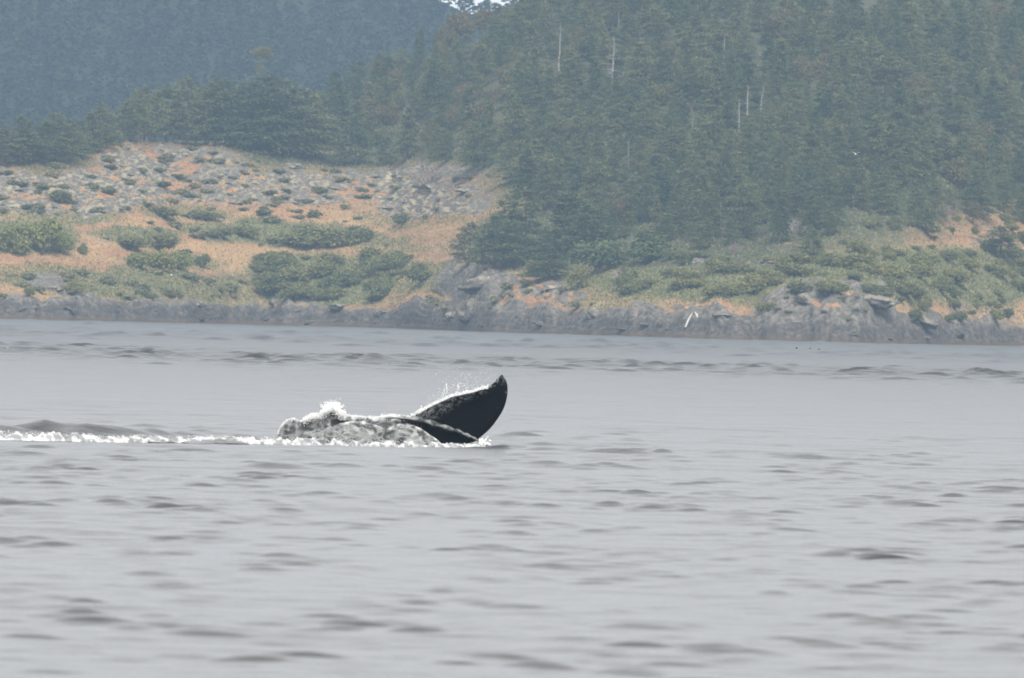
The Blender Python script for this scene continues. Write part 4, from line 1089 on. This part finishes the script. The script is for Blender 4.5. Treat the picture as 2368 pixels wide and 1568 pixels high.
for i, u in enumerate(uu):
    d = float(np.interp(u, [-60, 300, 700, 1122], [370.5, 371.5, 375.0, 384.0])); fd.append(d)
    b = at(u, vb[i], d); h = max(at(u, min(vt[i], vb[i] - 1.5), d + .3).z - b.z, .02) * float(np.clip(.95 + .75 * perlin(u / 21 + 7, .5), .35, 1.2))
    prof = [(-.05, -.45), (-.02, .15), (.02, .45), (.10, .75), (.22, .95), (.40, 1.0), (.62, .8), (.85, .4), (1.0, .1), (1.1, -.3)]
    for (py, pz) in prof:
        V.append((b.x, d + py * .9, b.z + pz * h - .005))
V = np.array(V); 
n1_ = fbm(V[:, 0] * 3.2, V[:, 2] * 14 + V[:, 1] * 3, 2)
V[:, 1] -= .035 * n1_; V[:, 2] += .014 * n1_
o = link('foam', np_mesh('foam', V, grid_faces(nu, 10), True, None, fo_m.m))
tag(o, 'bright white line of foam trailing along the wake', 'foam', kind='stuff')
fd = np.array(fd)

# froth and flying drops: many small beads of white water
OCT = np.array([(1, 0, 0), (0, 1, 0), (-1, 0, 0), (0, -1, 0), (0, 0, 1), (0, 0, -1)], float)
OF = np.array([(0, 1, 4), (1, 2, 4), (2, 3, 4), (3, 0, 4), (1, 0, 5), (2, 1, 5), (3, 2, 5), (0, 3, 5)])
def beads(name, P, R, label, cat, mat):
    P = np.asarray(P); n = len(P)
    rot = wr.uniform(.75, 1.25, (n, 1, 3))
    V = (P[:, None, :] + OCT[None] * rot * np.asarray(R)[:, None, None]).reshape(-1, 3)
    F = (OF[None] + (np.arange(n) * 6)[:, None, None]).reshape(-1, 3)
    o = link(name, np_mesh(name, V, F, True, None, mat)); tag(o, label, cat, kind='stuff')
P, R = [], []
for (u0, u1, n, spread, up, r0, r1) in [(640, 700, 260, 4, 2.5, .006, .014), (700, 750, 1300, 7, 5, .006, .018), (740, 800, 3600, 9, 7, .006, .022), (800, 900, 700, 3, 3, .005, .014), (880, 975, 1200, 4, 5, .005, .016)]:
    u = wr.uniform(u0, u1, n); vc = np.interp(u, [c[0] for c in CR], [c[1] for c in CR])
    for k in range(n):
        P.append(at(u[k], vc[k] + abs(wr.normal(0, spread)) * .9 - abs(wr.normal(0, up)) * .55, 391.2 - .45 + wr.normal(0, .3))); R.append(wr.uniform(r0, r1) ** 1.0)
for k in range(1600):                                   # the peak of the splash
    P.append(at(768 + wr.normal(0, 9), 944 - abs(wr.normal(0, 6)), 391 + wr.normal(0, .25))); R.append(wr.uniform(.006, .02))
beads('froth', P, R, 'white froth crowning the splash beside the whale tail', 'foam', sp_m.m)
P, R = [], []
for k in range(3000):                                  # lumps along the foam line
    u = wr.uniform(-20, 1118); i = int(np.clip(np.searchsorted(uu, u), 0, nu - 1)); t = wr.random()
    P.append(at(u, vb[i] * (1 - t) + (vt[i] - 2) * t, fd[i] + .02 + .25 * t + wr.normal(0, .05))); R.append(wr.uniform(.006, .020))
beads('foam_beads', P, R, 'lumpy white bubbles along the line of foam in the wake', 'foam', fo_m.m)
P, R = [], []
TE = [(957, 961), (1000, 937), (1045, 917), (1090, 907), (1120, 898)]
for k in range(1900):                                   # drops running off the trailing edge
    u = wr.uniform(950, 1128); v0 = np.interp(u, [t[0] for t in TE], [t[1] for t in TE])
    P.append(at(u, v0 - abs(wr.normal(0, 3.2)) + 1, WD + .05 + wr.normal(0, .12))); R.append(wr.uniform(.005, .018))
for k in range(420):                                   # fine spray above the tail
    u = wr.normal(1060, 36); v0 = np.interp(u, [t[0] for t in TE], [t[1] for t in TE])
    P.append(at(u, v0 - abs(wr.normal(0, 26)), WD + .2 + wr.normal(0, .3))); R.append(wr.uniform(.004, .011))
for (ub, vb_, ut, vt_) in [(1020, 928, 1032, 886), (1030, 924, 1034, 890), (1056, 914, 1062, 884), (968, 952, 976, 940), (1118, 1022, 1128, 1010)]:
    for k in range(70):
        t = wr.random(); P.append(at(ub + (ut - ub) * t + wr.normal(0, 1.5), vb_ + (vt_ - vb_) * t + wr.normal(0, 1.5), WD + .1 + wr.normal(0, .1))); R.append(wr.uniform(.005, .013))
for k in range(260):
    P.append(at(1108 + abs(wr.normal(0, 9)), 1029 - abs(wr.normal(0, 5)), 386 + wr.normal(0, .4))); R.append(wr.uniform(.01, .035))
beads('spray', P, R, 'fine white spray flying off the whale tail', 'spray', sp_m.m)


# ------------------------------------------------------------------ birds
gm_w = Mat('white_feathers', .8).col((.82, .82, .80)).m
gm_g = Mat('grey_feathers', .8).col((.38, .39, .41)).m
gm_d = Mat('dark_feathers', .8).col((.035, .033, .034)).m
gm_y = Mat('bill', .5).col((.55, .36, .08)).m
def bird(label, p, span, lift, rz, body_m, wing_m, group=None, folded=False, tilt=0.0):
    root = thing('seabird', label, 'bird', p, rz, span, group, (0, tilt))
    t = np.linspace(0, 1, 10); r = .062 * np.sin(np.pi * np.clip(t * .96 + .02, 0, 1)) ** .7 + .004; r[7:9] *= [.72, .75]
    V, F = tube_path(np.stack([t * .44 - .22, 0 * t, .015 * np.sin(t * 3)], -1), r, 8); link('body', np_mesh('body', V, F, True, None, body_m), root)
    V, F = tube_path([(.21, 0, .01), (.27, 0, -.005)], [.016, .004], 6); link('bill', np_mesh('bill', V, F, True, None, gm_y if body_m is gm_w else body_m), root)
    V = [(-.21, -.02, 0), (-.21, .02, 0), (-.31, .05, .0), (-.31, -.05, .0), (-.21, -.02, .012), (-.21, .02, .012), (-.31, .05, .008), (-.31, -.05, .008)]
    BF = [(0, 1, 2, 3), (4, 7, 6, 5), (0, 4, 5, 1), (1, 5, 6, 2), (2, 6, 7, 3), (3, 7, 4, 0)]
    link('tail', np_mesh('tail', V, BF, False, None, body_m), root)
    for s_ in (-1, 1):
        if folded: st = [(.10, .05, .04, .10), (-.05, .065, .045, .12), (-.22, .03, .03, .05), (-.30, .01, .02, .015)]
        else: st = None
        V = []
        if folded:
            P_ = [(a, s_ * b, c) for a, b, c, w in st]; V, F = tube_path(P_, [.02, .035, .022, .005], 6)
        else:
            for f, x, c in [(.06, .06, .15), (.22, .085, .15), (.34, .06, .12), (.45, .0, .06), (.52, -.05, .015)]:
                z = lift * (f if f < .22 else .22 + (f - .22) * .45) + .02; y = s_ * f
                V += [(x + c * .35, y, z), (x - c * .65, y, z - .006), (x - c * .2, y, z + .014)]
            i = np.arange(15).reshape(5, 3); j = np.roll(i, -1, 1); F = np.stack([i[:-1], j[:-1], j[1:], i[1:]], -1).reshape(-1, 4); V = np.array(V)
        link('wing', np_mesh('wing', V, F, True, None, wing_m), root)
bird('white gull flying before the dark wood', at(1978, 357, 2050), 1.35, .75, 1.2, gm_w, gm_w)
bird('white gull flying over the green bank', at(397, 637, 2430), 1.25, .5, .5, gm_w, gm_w, None, False, .2)
bird('small white gull low over the green bank', at(262, 665, 2430), .8, .4, 2.2, gm_w, gm_g)
p = at(19, 810, 1005); p.z = sea_z(p.x, p.y) + .04
bird('white gull floating on the ruffled water', p, .8, 0, 1.0, gm_w, gm_g, None, True)
for i, (u, v) in enumerate([(1841, 806), (1873, 806), (1893, 808)]):
    bird(['first', 'middle', 'last'][i] + ' of three dark seabirds flying low over the water', at(u, v, 1500), .62, (.7, -.3, .5)[i], (.2, .1, -.1)[i], gm_d, gm_d, 'dark seabirds in flight')


# ------------------------------------------------------------------ the hazy air
hz = bpy.data.materials.new('hazy_air'); hz.use_nodes = True
hn = hz.node_tree.nodes; hn.clear()
pv = hn.new('ShaderNodeVolumePrincipled'); ho = hn.new('ShaderNodeOutputMaterial')
pv.inputs['Color'].default_value = (0.40, 0.58, 0.78, 1)
pv.inputs['Density'].default_value = 1.0e-4
pv.inputs['Anisotropy'].default_value = 0.0
hz.node_tree.links.new(pv.outputs[0], ho.inputs['Volume'])
x0, x1, y0, y1, z0, z1 = -4200.0, 4200.0, -40.0, 5900.0, -4.0, 260.0
hv = [(x, y, z) for z in (z0, z1) for y in (y0, y1) for x in (x0, x1)]
hf = [(0, 2, 3, 1), (4, 5, 7, 6), (0, 1, 5, 4), (2, 6, 7, 3), (0, 4, 6, 2), (1, 3, 7, 5)]
ha = link('haze', np_mesh('haze', hv, hf, False, None, hz))
tag(ha, 'pale bluish haze over the water and hills', 'haze', kind='stuff')
name_by_landmark()
